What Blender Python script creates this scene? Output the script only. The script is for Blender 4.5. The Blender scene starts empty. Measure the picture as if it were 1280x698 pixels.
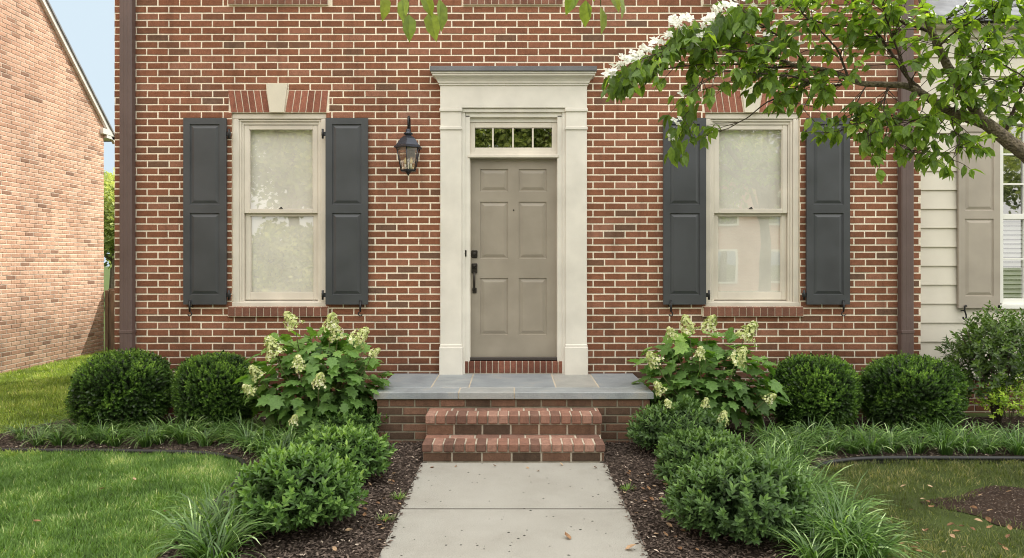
import bpy, math, random
import numpy as np
from mathutils import Vector, Matrix
R = math.radians
random.seed(7)
rng = np.random.default_rng(11)
scene = bpy.context.scene
COL = scene.collection

# ------------------------------------------------------------------ camera figures (metres / photo pixels)
CAMD, CAMH, F, HZ = 7.6, 1.66, 897.0, 326.0       # distance to facade, eye height, focal length and horizon row
def at(px, py, y=0.0):
    s = F / (CAMD + y)
    return Vector(((px - 640) / s, y, CAMH + (HZ - py) / s))
def gnd(px, py, z=0.0):
    s = (py - HZ) / (CAMH - z)
    return Vector(((px - 640) / s, F / s - CAMD, z))
def X(px, y=0.0): return (px - 640) * (CAMD + y) / F
def Z(py, y=0.0): return CAMH + (HZ - py) * (CAMD + y) / F

# ------------------------------------------------------------------ object helpers
def tag(o, label=None, cat=None, group=None, kind=None):
    if label: o['label'] = label
    if cat: o['category'] = cat
    if group: o['group'] = group
    if kind: o['kind'] = kind
    return o
def empty(name, loc=(0, 0, 0), label=None, cat=None, group=None, rz=0):
    o = bpy.data.objects.new(name, None); COL.objects.link(o)
    o.location = loc; o.rotation_euler = (0, 0, rz); o.empty_display_size = .1
    return tag(o, label, cat, group)
def copy_tree(o, parent=None):
    c = o.copy(); COL.objects.link(c); c.parent = parent
    for ch in list(o.children): copy_tree(ch, c)
    return c
def link(name, me, mat, parent=None):
    o = bpy.data.objects.new(name, me); COL.objects.link(o)
    if mat is not None and not me.materials:
        for m in (mat if isinstance(mat, (list, tuple)) else [mat]): me.materials.append(m)
    if parent is not None:
        o.parent = parent
        if parent.parent is None and parent.type == 'EMPTY': o.location = -Vector(parent.location) if parent.get('_abs') else (0, 0, 0)
        elif parent.parent is None: pass
    return o

class MB:
    """collects boxes, prisms, tubes, lathes; build() links ONE mesh"""
    def __init__(self): self.v = []; self.f = []; self.r = []; self.m = []; self.sm = []
    def add(self, vs, fs, rnd=0.5, mi=0, smooth=False):
        b = len(self.v); self.v += [tuple(v) for v in vs]; self.r += [rnd] * len(vs)
        for f in fs: self.f.append(tuple(b + i for i in f)); self.m.append(mi); self.sm.append(smooth)
    def box(self, x0, x1, y0, y1, z0, z1, bev=0.0, rnd=0.5, mi=0):
        if bev <= 0:
            vs = [(x, y, z) for x in (x0, x1) for y in (y0, y1) for z in (z0, z1)]
            fs = [(0, 1, 3, 2), (4, 6, 7, 5), (0, 4, 5, 1), (2, 3, 7, 6), (0, 2, 6, 4), (1, 5, 7, 3)]
            self.add(vs, fs, rnd, mi); return
        b = min(bev, (x1 - x0) * .45, (y1 - y0) * .45, (z1 - z0) * .45)
        vs = []; idx = {}
        for ix, (x, sx) in enumerate(((x0, 1), (x1, -1))):
            for iy, (y, sy) in enumerate(((y0, 1), (y1, -1))):
                for iz, (z, sz) in enumerate(((z0, 1), (z1, -1))):
                    for a, p in enumerate(((x, y + sy * b, z + sz * b), (x + sx * b, y, z + sz * b), (x + sx * b, y + sy * b, z))):
                        idx[ix, iy, iz, a] = len(vs); vs.append(p)
        fs = []
        def q(k): return idx[k]
        for i in (0, 1):
            fs.append((q((i,0,0,0)), q((i,0,1,0)), q((i,1,1,0)), q((i,1,0,0))))
            fs.append((q((0,i,0,1)), q((1,i,0,1)), q((1,i,1,1)), q((0,i,1,1))))
            fs.append((q((0,0,i,2)), q((0,1,i,2)), q((1,1,i,2)), q((1,0,i,2))))
            for j in (0, 1):
                fs.append((q((i,j,0,0)), q((i,j,1,0)), q((i,j,1,1)), q((i,j,0,1))))
                fs.append((q((i,0,j,0)), q((i,1,j,0)), q((i,1,j,2)), q((i,0,j,2))))
                fs.append((q((0,i,j,1)), q((1,i,j,1)), q((1,i,j,2)), q((0,i,j,2))))
                for k in (0, 1): fs.append((q((i,j,k,0)), q((i,j,k,1)), q((i,j,k,2))))
        self.add(vs, fs, rnd, mi)
    def prism(self, poly, axis, a, b, rnd=0.5, mi=0):
        """poly 2-D; axis 'x': poly=(y,z) extruded in x; 'y': (x,z); 'z': (x,y)"""
        def mk(p, t):
            return {'x': (t, p[0], p[1]), 'y': (p[0], t, p[1]), 'z': (p[0], p[1], t)}[axis]
        n = len(poly)
        vs = [mk(p, a) for p in poly] + [mk(p, b) for p in poly]
        fs = [tuple(range(n)), tuple(range(2 * n - 1, n - 1, -1))] + [(i, (i + 1) % n, n + (i + 1) % n, n + i) for i in range(n)]
        self.add(vs, fs, rnd, mi)
    def tube(self, pts, rad, n=10, rnd=0.5, mi=0, cap=True, smooth=True):
        pts = [Vector(p) for p in pts]
        if not isinstance(rad, (list, tuple)): rad = [rad] * len(pts)
        vs = []; fs = []
        up = Vector((0.123, 0.31, 0.94))
        for i, p in enumerate(pts):
            t = (pts[min(i + 1, len(pts) - 1)] - pts[max(i - 1, 0)]).normalized()
            a = (up - t * up.dot(t))
            if a.length < .05: a = Vector((1, 0, 0)) - t * t.x
            a.normalize(); up = a; b = t.cross(a)
            for k in range(n):
                an = 2 * math.pi * k / n
                vs.append(p + (a * math.cos(an) + b * math.sin(an)) * rad[i])
        for i in range(len(pts) - 1):
            for k in range(n):
                fs.append((i * n + k, i * n + (k + 1) % n, (i + 1) * n + (k + 1) % n, (i + 1) * n + k))
        if cap: fs += [tuple(range(n - 1, -1, -1)), tuple(range((len(pts) - 1) * n, len(pts) * n))]
        self.add(vs, fs, rnd, mi, smooth)
    def lathe(self, prof, c, n=20, rnd=.5, mi=0, smooth=True, phase=0):
        vs = []; fs = []
        for r, z in prof:
            for k in range(n):
                an = 2 * math.pi * (k + phase) / n
                vs.append((c[0] + r * math.cos(an), c[1] + r * math.sin(an), c[2] + z))
        m = len(prof)
        for i in range(m - 1):
            for k in range(n):
                fs.append((i * n + k, i * n + (k + 1) % n, (i + 1) * n + (k + 1) % n, (i + 1) * n + k))
        fs += [tuple(range(n - 1, -1, -1)), tuple(range((m - 1) * n, m * n))]
        self.add(vs, fs, rnd, mi, smooth)
    def mesh(self, name):
        me = bpy.data.meshes.new(name)
        me.from_pydata(self.v, [], self.f)
        a = me.attributes.new('rnd', 'FLOAT', 'POINT'); a.data.foreach_set('value', self.r)
        if any(self.m): me.polygons.foreach_set('material_index', self.m)
        me.polygons.foreach_set('use_smooth', self.sm)
        me.update(); return me
    def build(self, name, mat, parent=None, fix=True):
        me = self.mesh(name)
        if fix:
            import bmesh
            bm = bmesh.new(); bm.from_mesh(me); bmesh.ops.recalc_face_normals(bm, faces=bm.faces); bm.to_mesh(me); bm.free()
        return link(name, me, mat, parent)

def np_mesh(name, V, T, rnd, smooth=False):
    V = np.asarray(V, dtype=np.float32); T = np.asarray(T, dtype=np.int32)
    me = bpy.data.meshes.new(name)
    me.vertices.add(len(V)); me.vertices.foreach_set('co', V.ravel())
    k = T.shape[1]
    me.loops.add(T.size); me.loops.foreach_set('vertex_index', T.ravel())
    me.polygons.add(len(T)); me.polygons.foreach_set('loop_start', np.arange(0, T.size, k, dtype=np.int32))
    me.polygons.foreach_set('use_smooth', np.full(len(T), smooth))
    a = me.attributes.new('rnd', 'FLOAT', 'POINT'); a.data.foreach_set('value', np.asarray(rnd, dtype=np.float32))
    me.update(calc_edges=True); me.validate(); return me

# ------------------------------------------------------------------ materials
def new_mat(name):
    m = bpy.data.materials.new(name); m.use_nodes = True
    nt = m.node_tree; nt.nodes.clear()
    out = nt.nodes.new('ShaderNodeOutputMaterial'); return m, nt, out
def N(nt, t, **kw):
    n = nt.nodes.new(t)
    for k, v in kw.items():
        if k in n.inputs: n.inputs[k].default_value = v
        else: setattr(n, k, v)
    return n
def ramp(nt, stops, fac=None, interp='LINEAR'):
    r = nt.nodes.new('ShaderNodeValToRGB'); cr = r.color_ramp; cr.interpolation = interp
    while len(cr.elements) > 1: cr.elements.remove(cr.elements[-1])
    cr.elements[0].position = stops[0][0]; cr.elements[0].color = (*stops[0][1], 1)
    for p, c in stops[1:]:
        e = cr.elements.new(p); e.color = (*c, 1)
    if fac is not None: nt.links.new(fac, r.inputs[0])
    return r
def mixc(nt, a, b, fac, mode='MIX'):
    m = nt.nodes.new('ShaderNodeMix'); m.data_type = 'RGBA'; m.blend_type = mode
    for s, v in ((m.inputs[0], fac), (m.inputs[6], a), (m.inputs[7], b)):
        if hasattr(v, 'links'): nt.links.new(v, s)
        elif isinstance(v, (int, float)): s.default_value = v
        else: s.default_value = (*v, 1)
    return m.outputs[2]
def g(v): return (v, v, v)

def paint(name, col, rough=.45, var=.06, bump=.02, scale=9, dirt=0.0, metal=0.0, spec=.4, streak=False):
    m, nt, out = new_mat(name); L = nt.links.new
    tc = N(nt, 'ShaderNodeTexCoord')
    mp = N(nt, 'ShaderNodeMapping'); L(tc.outputs['Object'], mp.inputs[0])
    if streak: mp.inputs['Scale'].default_value = (6, 6, 1)
    n1 = N(nt, 'ShaderNodeTexNoise', Scale=scale * .35, Detail=5.0); L(mp.outputs[0], n1.inputs['Vector'])
    n2 = N(nt, 'ShaderNodeTexNoise', Scale=scale * 14, Detail=3.0); L(mp.outputs[0], n2.inputs['Vector'])
    lo = tuple(c * (1 - var * 2.2) for c in col); hi = tuple(min(1, c * (1 + var)) for c in col)
    r = ramp(nt, [(.3, lo), (.65, hi)], n1.outputs['Fac'])
    c = r.outputs[0]
    if dirt > 0:
        d = ramp(nt, [(.52, g(0)), (.75, g(1))], n2.outputs['Fac'])
        mm = N(nt, 'ShaderNodeMath', operation='MULTIPLY'); L(d.outputs[0], mm.inputs[0]); mm.inputs[1].default_value = dirt
        c = mixc(nt, c, tuple(x * .45 for x in col), mm.outputs[0])
    p = N(nt, 'ShaderNodeBsdfPrincipled', Roughness=rough, Metallic=metal)
    p.inputs['Specular IOR Level'].default_value = spec
    L(c, p.inputs['Base Color'])
    rr = ramp(nt, [(.3, g(max(0, rough - .08))), (.7, g(min(1, rough + .1)))], n1.outputs['Fac']); L(rr.outputs[0], p.inputs['Roughness'])
    b = N(nt, 'ShaderNodeBump', Strength=.35, Distance=bump * .1); L(n2.outputs['Fac'], b.inputs['Height']); L(b.outputs[0], p.inputs['Normal'])
    L(p.outputs[0], out.inputs[0]); return m

def brick_mat(name, stops, bump=.5, weather=.5, stain=(.55, .5, .45), grime=.58):
    """per-brick tone from the rnd attribute plus grain and large soft weathering"""
    m, nt, out = new_mat(name); L = nt.links.new
    at_ = N(nt, 'ShaderNodeAttribute', attribute_name='rnd')
    tc = N(nt, 'ShaderNodeTexCoord')
    r = ramp(nt, stops, at_.outputs['Fac'])
    n1 = N(nt, 'ShaderNodeTexNoise', Scale=95.0, Detail=4.0, Roughness=.7); L(tc.outputs['Object'], n1.inputs['Vector'])
    n2 = N(nt, 'ShaderNodeTexNoise', Scale=1.3, Detail=5.0, Roughness=.65); L(tc.outputs['Object'], n2.inputs['Vector'])
    n3 = N(nt, 'ShaderNodeTexNoise', Scale=22.0, Detail=3.0); L(tc.outputs['Object'], n3.inputs['Vector'])
    k = ramp(nt, [(.3, g(.66)), (.5, g(1.0)), (.72, g(1.28))], n1.outputs['Fac'])
    c = mixc(nt, r.outputs[0], k.outputs[0], 1.0, 'MULTIPLY')
    k3 = ramp(nt, [(.3, g(.85)), (.7, g(1.12))], n3.outputs['Fac'])
    c = mixc(nt, c, k3.outputs[0], 1.0, 'MULTIPLY')
    w = ramp(nt, [(.58, g(0)), (.8, g(weather))], n2.outputs['Fac'])
    wm = N(nt, 'ShaderNodeMath', operation='MULTIPLY'); L(w.outputs[0], wm.inputs[0]); L(n3.outputs['Fac'], wm.inputs[1])
    c = mixc(nt, c, stain, wm.outputs[0])
    sp_ = N(nt, 'ShaderNodeSeparateXYZ'); L(tc.outputs['Object'], sp_.inputs[0])
    wz = N(nt, 'ShaderNodeTexNoise', Scale=2.5, Detail=6.0); L(tc.outputs['Object'], wz.inputs['Vector'])
    za = N(nt, 'ShaderNodeMath', operation='MULTIPLY_ADD'); L(wz.outputs['Fac'], za.inputs[0]); za.inputs[1].default_value = -.9; L(sp_.outputs['Z'], za.inputs[2])
    gr = ramp(nt, [(0, g(grime)), (.35, g(.3 * grime + .7)), (.8, g(1))], za.outputs[0])
    c = mixc(nt, c, gr.outputs[0], 1.0, 'MULTIPLY')
    ms = N(nt, 'ShaderNodeMapping'); ms.inputs['Scale'].default_value = (5, 5, .45); L(tc.outputs['Object'], ms.inputs[0])
    ns = N(nt, 'ShaderNodeTexNoise', Scale=1.4, Detail=6.0, Roughness=.6); L(ms.outputs[0], ns.inputs['Vector'])
    ks = ramp(nt, [(.3, g(.80)), (.45, g(.99)), (.7, g(1.05))], ns.outputs['Fac']); c = mixc(nt, c, ks.outputs[0], 1.0, 'MULTIPLY')
    big = N(nt, 'ShaderNodeTexNoise', Scale=.8, Detail=4.0, Roughness=.6); L(tc.outputs['Object'], big.inputs['Vector'])
    bk = ramp(nt, [(.3, g(.84)), (.5, g(1)), (.7, g(1.1))], big.outputs['Fac']); c = mixc(nt, c, bk.outputs[0], 1.0, 'MULTIPLY')
    p = N(nt, 'ShaderNodeBsdfPrincipled', Roughness=.9); p.inputs['Specular IOR Level'].default_value = .2
    L(c, p.inputs['Base Color'])
    b = N(nt, 'ShaderNodeBump', Strength=bump, Distance=.004); L(n1.outputs['Fac'], b.inputs['Height']); L(b.outputs[0], p.inputs['Normal'])
    L(p.outputs[0], out.inputs[0]); return m

def mortar_mat(name, col, grime=.58):
    m, nt, out = new_mat(name); L = nt.links.new
    tc = N(nt, 'ShaderNodeTexCoord')
    n1 = N(nt, 'ShaderNodeTexNoise', Scale=160.0, Detail=3.0); L(tc.outputs['Object'], n1.inputs['Vector'])
    n2 = N(nt, 'ShaderNodeTexNoise', Scale=1.7, Detail=6.0, Roughness=.7); L(tc.outputs['Object'], n2.inputs['Vector'])
    r = ramp(nt, [(.28, tuple(c * .74 for c in col)), (.48, tuple(c * .97 for c in col)), (.75, tuple(min(.95, c * 1.06) for c in col))], n2.outputs['Fac'])
    k = ramp(nt, [(.3, g(.78)), (.7, g(1.1))], n1.outputs['Fac'])
    c = mixc(nt, r.outputs[0], k.outputs[0], 1.0, 'MULTIPLY')
    sp_ = N(nt, 'ShaderNodeSeparateXYZ'); L(tc.outputs['Object'], sp_.inputs[0])
    wz = N(nt, 'ShaderNodeTexNoise', Scale=2.5, Detail=6.0); L(tc.outputs['Object'], wz.inputs['Vector'])
    za = N(nt, 'ShaderNodeMath', operation='MULTIPLY_ADD'); L(wz.outputs['Fac'], za.inputs[0]); za.inputs[1].default_value = -.9; L(sp_.outputs['Z'], za.inputs[2])
    gr = ramp(nt, [(0, g(grime)), (.35, g(.3 * grime + .7)), (.8, g(1))], za.outputs[0])
    c = mixc(nt, c, gr.outputs[0], 1.0, 'MULTIPLY')
    ms = N(nt, 'ShaderNodeMapping'); ms.inputs['Scale'].default_value = (5, 5, .45); L(tc.outputs['Object'], ms.inputs[0])
    ns = N(nt, 'ShaderNodeTexNoise', Scale=1.4, Detail=6.0, Roughness=.6); L(ms.outputs[0], ns.inputs['Vector'])
    ks = ramp(nt, [(.3, g(.80)), (.45, g(.99)), (.7, g(1.05))], ns.outputs['Fac']); c = mixc(nt, c, ks.outputs[0], 1.0, 'MULTIPLY')
    big = N(nt, 'ShaderNodeTexNoise', Scale=.8, Detail=4.0, Roughness=.6); L(tc.outputs['Object'], big.inputs['Vector'])
    bk = ramp(nt, [(.3, g(.84)), (.5, g(1)), (.7, g(1.1))], big.outputs['Fac']); c = mixc(nt, c, bk.outputs[0], 1.0, 'MULTIPLY')
    p = N(nt, 'ShaderNodeBsdfPrincipled', Roughness=.95); p.inputs['Specular IOR Level'].default_value = .1
    L(c, p.inputs['Base Color'])
    b = N(nt, 'ShaderNodeBump', Strength=.6, Distance=.003); L(n1.outputs['Fac'], b.inputs['Height']); L(b.outputs[0], p.inputs['Normal'])
    L(p.outputs[0], out.inputs[0]); return m

LEAF_GAIN = 1.85
def leaf_mat(name, stops, trans=.35, rough=.45, spec=.35, tcol=None, gain=None):
    gain = LEAF_GAIN if gain is None else gain
    stops = [(p, tuple(min(.9, c * gain) for c in col)) for p, col in stops]
    m, nt, out = new_mat(name); L = nt.links.new
    a = N(nt, 'ShaderNodeAttribute', attribute_name='rnd')
    r = ramp(nt, stops, a.outputs['Fac'])
    tc = N(nt, 'ShaderNodeTexCoord')
    n1 = N(nt, 'ShaderNodeTexNoise', Scale=60.0, Detail=2.0); L(tc.outputs['Object'], n1.inputs['Vector'])
    k = ramp(nt, [(.3, g(.8)), (.7, g(1.15))], n1.outputs['Fac'])
    c = mixc(nt, r.outputs[0], k.outputs[0], 1.0, 'MULTIPLY')
    p = N(nt, 'ShaderNodeBsdfPrincipled', Roughness=rough); p.inputs['Specular IOR Level'].default_value = spec
    L(c, p.inputs['Base Color'])
    t = N(nt, 'ShaderNodeBsdfTranslucent')
    tm = mixc(nt, c, tcol or (1.6, 1.9, .55), 1.0, 'MULTIPLY'); L(tm, t.inputs['Color'])
    mx = N(nt, 'ShaderNodeMixShader'); mx.inputs[0].default_value = trans
    L(p.outputs[0], mx.inputs[1]); L(t.outputs[0], mx.inputs[2]); L(mx.outputs[0], out.inputs[0]); return m

def bark_mat(name, c1, c2, scale=30):
    m, nt, out = new_mat(name); L = nt.links.new
    tc = N(nt, 'ShaderNodeTexCoord')
    n1 = N(nt, 'ShaderNodeTexNoise', Scale=float(scale), Detail=6.0, Roughness=.7); L(tc.outputs['Object'], n1.inputs['Vector'])
    v = N(nt, 'ShaderNodeTexVoronoi', Scale=scale * 1.6); L(tc.outputs['Object'], v.inputs['Vector'])
    r = ramp(nt, [(.32, c1), (.68, c2)], n1.outputs['Fac'])
    p = N(nt, 'ShaderNodeBsdfPrincipled', Roughness=.9); L(r.outputs[0], p.inputs['Base Color'])
    b = N(nt, 'ShaderNodeBump', Strength=.9, Distance=.012); L(v.outputs['Distance'], b.inputs['Height']); L(b.outputs[0], p.inputs['Normal'])
    L(p.outputs[0], out.inputs[0]); return m

def glass_mat(name, refl=.5, base=.08, tint=(.96, .98, .97)):
    m, nt, out = new_mat(name); L = nt.links.new
    lw = N(nt, 'ShaderNodeLayerWeight', Blend=.35)
    r = ramp(nt, [(0, g(base)), (.6, g(min(1, base + .15))), (1, g(.9))], lw.outputs['Facing'])
    tc = N(nt, 'ShaderNodeTexCoord'); n1 = N(nt, 'ShaderNodeTexNoise', Scale=2.2, Detail=1.0); L(tc.outputs['Object'], n1.inputs['Vector'])
    b = N(nt, 'ShaderNodeBump', Strength=.05, Distance=.01); L(n1.outputs['Fac'], b.inputs['Height'])
    gl = N(nt, 'ShaderNodeBsdfGlossy', Roughness=.012); L(b.outputs[0], gl.inputs['Normal'])
    tr = N(nt, 'ShaderNodeBsdfTransparent'); tr.inputs[0].default_value = (*tint, 1)
    mx = N(nt, 'ShaderNodeMixShader'); L(r.outputs[0], mx.inputs[0]); L(tr.outputs[0], mx.inputs[1]); L(gl.outputs[0], mx.inputs[2])
    L(mx.outputs[0], out.inputs[0]); return m

M = {}
M['brick'] = brick_mat('brick_face', [(0, (.15, .088, .060)), (.06, (.165, .088, .056)), (.12, (.195, .083, .048)), (.55, (.235, .097, .054)), (.85, (.265, .113, .067)), (1, (.30, .14, .09))], weather=.3)
M['mortar'] = mortar_mat('mortar', (.90, .80, .65))
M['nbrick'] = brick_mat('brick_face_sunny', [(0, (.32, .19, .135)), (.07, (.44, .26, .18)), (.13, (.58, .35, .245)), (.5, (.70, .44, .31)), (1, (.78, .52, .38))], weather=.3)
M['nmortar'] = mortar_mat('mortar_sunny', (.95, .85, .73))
M['arch_brick'] = brick_mat('arch_brick', [(0, (.22, .088, .06)), (1, (.32, .13, .088))], weather=.2)
M['sill_brick'] = brick_mat('sill_brick', [(0, (.16, .075, .052)), (1, (.25, .115, .078))], weather=.4)
M['step_brick'] = brick_mat('step_brick', [(0, (.17, .095, .072)), (.5, (.27, .14, .10)), (1, (.36, .21, .16))], weather=.8, stain=(.40, .33, .27), grime=.95)
M['base_brick'] = brick_mat('base_brick', [(0, (.10, .066, .046)), (.5, (.165, .092, .060)), (1, (.235, .13, .088))], weather=.8, stain=(.14, .13, .085), grime=.85)
M['base_mortar'] = mortar_mat('base_mortar', (.30, .27, .20), .85)
M['step_mortar'] = mortar_mat('step_mortar', (.55, .48, .38), .9)
M['trim'] = paint('cream_paint', (.70, .665, .595), .45, .06, .012, dirt=.05)
M['frame'] = paint('frame_paint', (.67, .615, .53), .45, .06, .012, dirt=.08)
M['door'] = paint('taupe_paint', (.30, .262, .21), .38, .06, .01)
M['shutter'] = paint('charcoal_paint', (.060, .064, .070), .36, .07, .012, dirt=.12)
M['taupe_shutter'] = paint('taupe_shutter_paint', (.37, .325, .27), .5, .06, .01)
M['spout'] = paint('brown_metal', (.125, .086, .078), .45, .06, .01, dirt=.15)
M['black'] = paint('black_iron', (.018, .018, .02), .42, .1, .02)
M['lantern'] = paint('lantern_metal', (.05, .055, .07), .3, .15, .02, metal=.6)
M['bronze'] = paint('dark_bronze', (.035, .029, .024), .35, .1, .02, metal=.5)
M['flashing'] = paint('lead_flashing', (.15, .15, .16), .55, .15, .02, dirt=.35)
M['stone'] = paint('keystone_stone', (.66, .61, .50), .8, .06, .03, dirt=.1)
M['siding'] = paint('siding_paint', (.69, .645, .55), .55, .03, .01, dirt=.05)
M['white'] = paint('white_paint', (.78, .77, .72), .45, .03, .01)
M['blind'] = paint('blind_fabric', (.93, .90, .82), .9, .04, .01)
M['slatblind'] = paint('slat_blind', (.72, .71, .66), .6, .03, .01)
M['dark'] = paint('dark_interior', (.02, .02, .02), .9)
M['caulk'] = paint('threshold_metal', (.05, .04, .035), .4)
M['roof'] = paint('roof_shingle', (.30, .31, .33), .85, .15, .05, 14, dirt=.3)
M['fence'] = paint('fence_wood', (.22, .15, .10), .8, .2, .04, dirt=.3, streak=True)
M['edging'] = paint('black_edging', (.02, .02, .021), .5)
M['bulb'] = paint('candle_bulb', (.75, .62, .35), .3)
M['glass'] = glass_mat('window_glass', base=.24, tint=(1, 1, 1))
M['dglass'] = glass_mat('transom_glass', base=.42)
M['lglass'] = glass_mat('lantern_glass', base=.2, tint=(1, .98, .9))
M['bark'] = bark_mat('dogwood_bark', (.055, .042, .030), (.27, .215, .15), 34)
M['twig'] = bark_mat('twig_bark', (.05, .035, .025), (.12, .085, .06), 60)
M['stem'] = paint('green_stem', (.12, .13, .05), .6)
M['box_leaf'] = leaf_mat('boxwood_leaf', [(0, (.011, .021, .006)), (.4, (.034, .070, .014)), (.8, (.090, .155, .028)), (1, (.16, .24, .045))], .25, .4, .4)
M['holly_leaf'] = leaf_mat('holly_leaf', [(0, (.022, .04, .012)), (.4, (.055, .105, .028)), (.8, (.125, .20, .05)), (1, (.21, .30, .075))], .25, .38, .3)
M['holly_dark'] = leaf_mat('holly_dark_leaf', [(0, (.018, .032, .012)), (.4, (.046, .082, .027)), (.8, (.095, .155, .046)), (1, (.15, .22, .06))], .22, .38, .28)
M['laurel_leaf'] = leaf_mat('laurel_leaf', [(0, (.014, .024, .008)), (.5, (.044, .075, .018)), (1, (.11, .17, .035))], .28, .35, .5)
M['nandina_leaf'] = leaf_mat('lime_leaf', [(0, (.09, .15, .02)), (1, (.30, .38, .05))], .35, .4)
M['hyd_leaf'] = leaf_mat('hydrangea_leaf', [(0, (.030, .058, .015)), (.5, (.08, .145, .038)), (.85, (.13, .21, .052)), (1, (.19, .28, .07))], .3, .5, .3)
M['floret'] = leaf_mat('hydrangea_floret', [(0, (.40, .50, .14)), (.5, (.66, .70, .32)), (1, (.86, .86, .62))], .25, .6, .2, (1, 1, .8), gain=1.0)
M['lir_leaf'] = leaf_mat('liriope_leaf', [(0, (.018, .038, .011)), (.5, (.058, .108, .029)), (.85, (.12, .19, .055)), (1, (.34, .42, .23))], .3, .35, .5)
M['grass'] = leaf_mat('grass_blade', [(0, (.035, .068, .016)), (.5, (.078, .135, .034)), (.9, (.125, .19, .06)), (1, (.32, .32, .17))], .35, .5, .3, gain=1.95)
M['grass_sunny'] = leaf_mat('side_grass_sunny', [(0, (.07, .10, .02)), (.5, (.15, .20, .04)), (.9, (.23, .27, .075)), (1, (.40, .38, .17))], .35, .5, .3, gain=1.8)  # side strip's sunlight put into the colour: brighter, yellower grass
M['grass_dull'] = leaf_mat('thin_grass_blade', [(0, (.045, .052, .018)), (.5, (.085, .105, .032)), (.85, (.15, .155, .06)), (1, (.32, .26, .14))], .35, .5, .3, gain=1.35)
M['dog_leaf'] = leaf_mat('dogwood_leaf', [(0, (.03, .052, .012)), (.5, (.068, .112, .024)), (.85, (.115, .175, .034)), (1, (.17, .23, .045))], .45, .42, .25, (2.1, 2.1, .55))
M['maple_leaf'] = leaf_mat('maple_leaf', [(0, (.10, .16, .03)), (1, (.20, .25, .05))], .4, .4, .35, (1.3, 1.2, .45), gain=1.2)
M['petal'] = leaf_mat('dogwood_bract', [(0, (.74, .74, .60)), (1, (.86, .86, .80))], .3, .55, .2, (1, 1, .9), gain=1.0)
M['tree_leaf'] = leaf_mat('tree_leaf', [(0, (.02, .05, .01)), (.5, (.06, .14, .022)), (1, (.14, .25, .035))], .35, .45, .3, gain=1.3)
M['street_leaf'] = leaf_mat('street_leaf', [(0, (.05, .065, .022)), (.5, (.15, .175, .06)), (1, (.34, .34, .14))], .35, .5, .3, (1.3, 1.35, .8), gain=2.3)
M['dead_leaf'] = leaf_mat('fallen_leaf', [(0, (.10, .05, .03)), (.5, (.26, .15, .08)), (1, (.46, .33, .21))], .15, .7, .2, (1, 1, 1), gain=1.2)
M['litter'] = leaf_mat('mulch_chip', [(0, (.018, .014, .012)), (.5, (.066, .050, .041)), (.85, (.14, .108, .088)), (1, (.34, .28, .225))], .0, .9, .1, (1, 1, 1), gain=1.7)

def ground_mat(name, stops, sc=6.0, fine=60.0, bump=.02, bs=.6):
    m, nt, out = new_mat(name); L = nt.links.new
    tc = N(nt, 'ShaderNodeTexCoord')
    n1 = N(nt, 'ShaderNodeTexNoise', Scale=sc, Detail=8.0, Roughness=.7); L(tc.outputs['Object'], n1.inputs['Vector'])
    n2 = N(nt, 'ShaderNodeTexNoise', Scale=fine, Detail=5.0, Roughness=.75); L(tc.outputs['Object'], n2.inputs['Vector'])
    mx = mixc(nt, n1.outputs['Fac'], n2.outputs['Fac'], .6)
    r = ramp(nt, stops, mx)
    p = N(nt, 'ShaderNodeBsdfPrincipled', Roughness=.95); p.inputs['Specular IOR Level'].default_value = .15
    L(r.outputs[0], p.inputs['Base Color'])
    b = N(nt, 'ShaderNodeBump', Strength=bs, Distance=bump); L(n2.outputs['Fac'], b.inputs['Height']); L(b.outputs[0], p.inputs['Normal'])
    L(p.outputs[0], out.inputs[0]); return m
M['lawn'] = ground_mat('lawn_soil', [(.3, (.035, .042, .016)), (.5, (.065, .09, .025)), (.7, (.10, .13, .035))], 1.5, 90)
M['mulch'] = ground_mat('dark_mulch', [(.32, (.018, .013, .010)), (.5, (.060, .043, .034)), (.68, (.12, .085, .066))], 4, 110, .03, 1.0)
M['soil'] = ground_mat('bare_soil', [(.32, (.03, .019, .014)), (.5, (.070, .045, .033)), (.68, (.11, .073, .052))], 4, 80, .03, 1.0)
M['asphalt'] = ground_mat('asphalt', [(.35, (.04, .04, .042)), (.65, (.065, .064, .062))], 2, 150, .01, .5)

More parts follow.
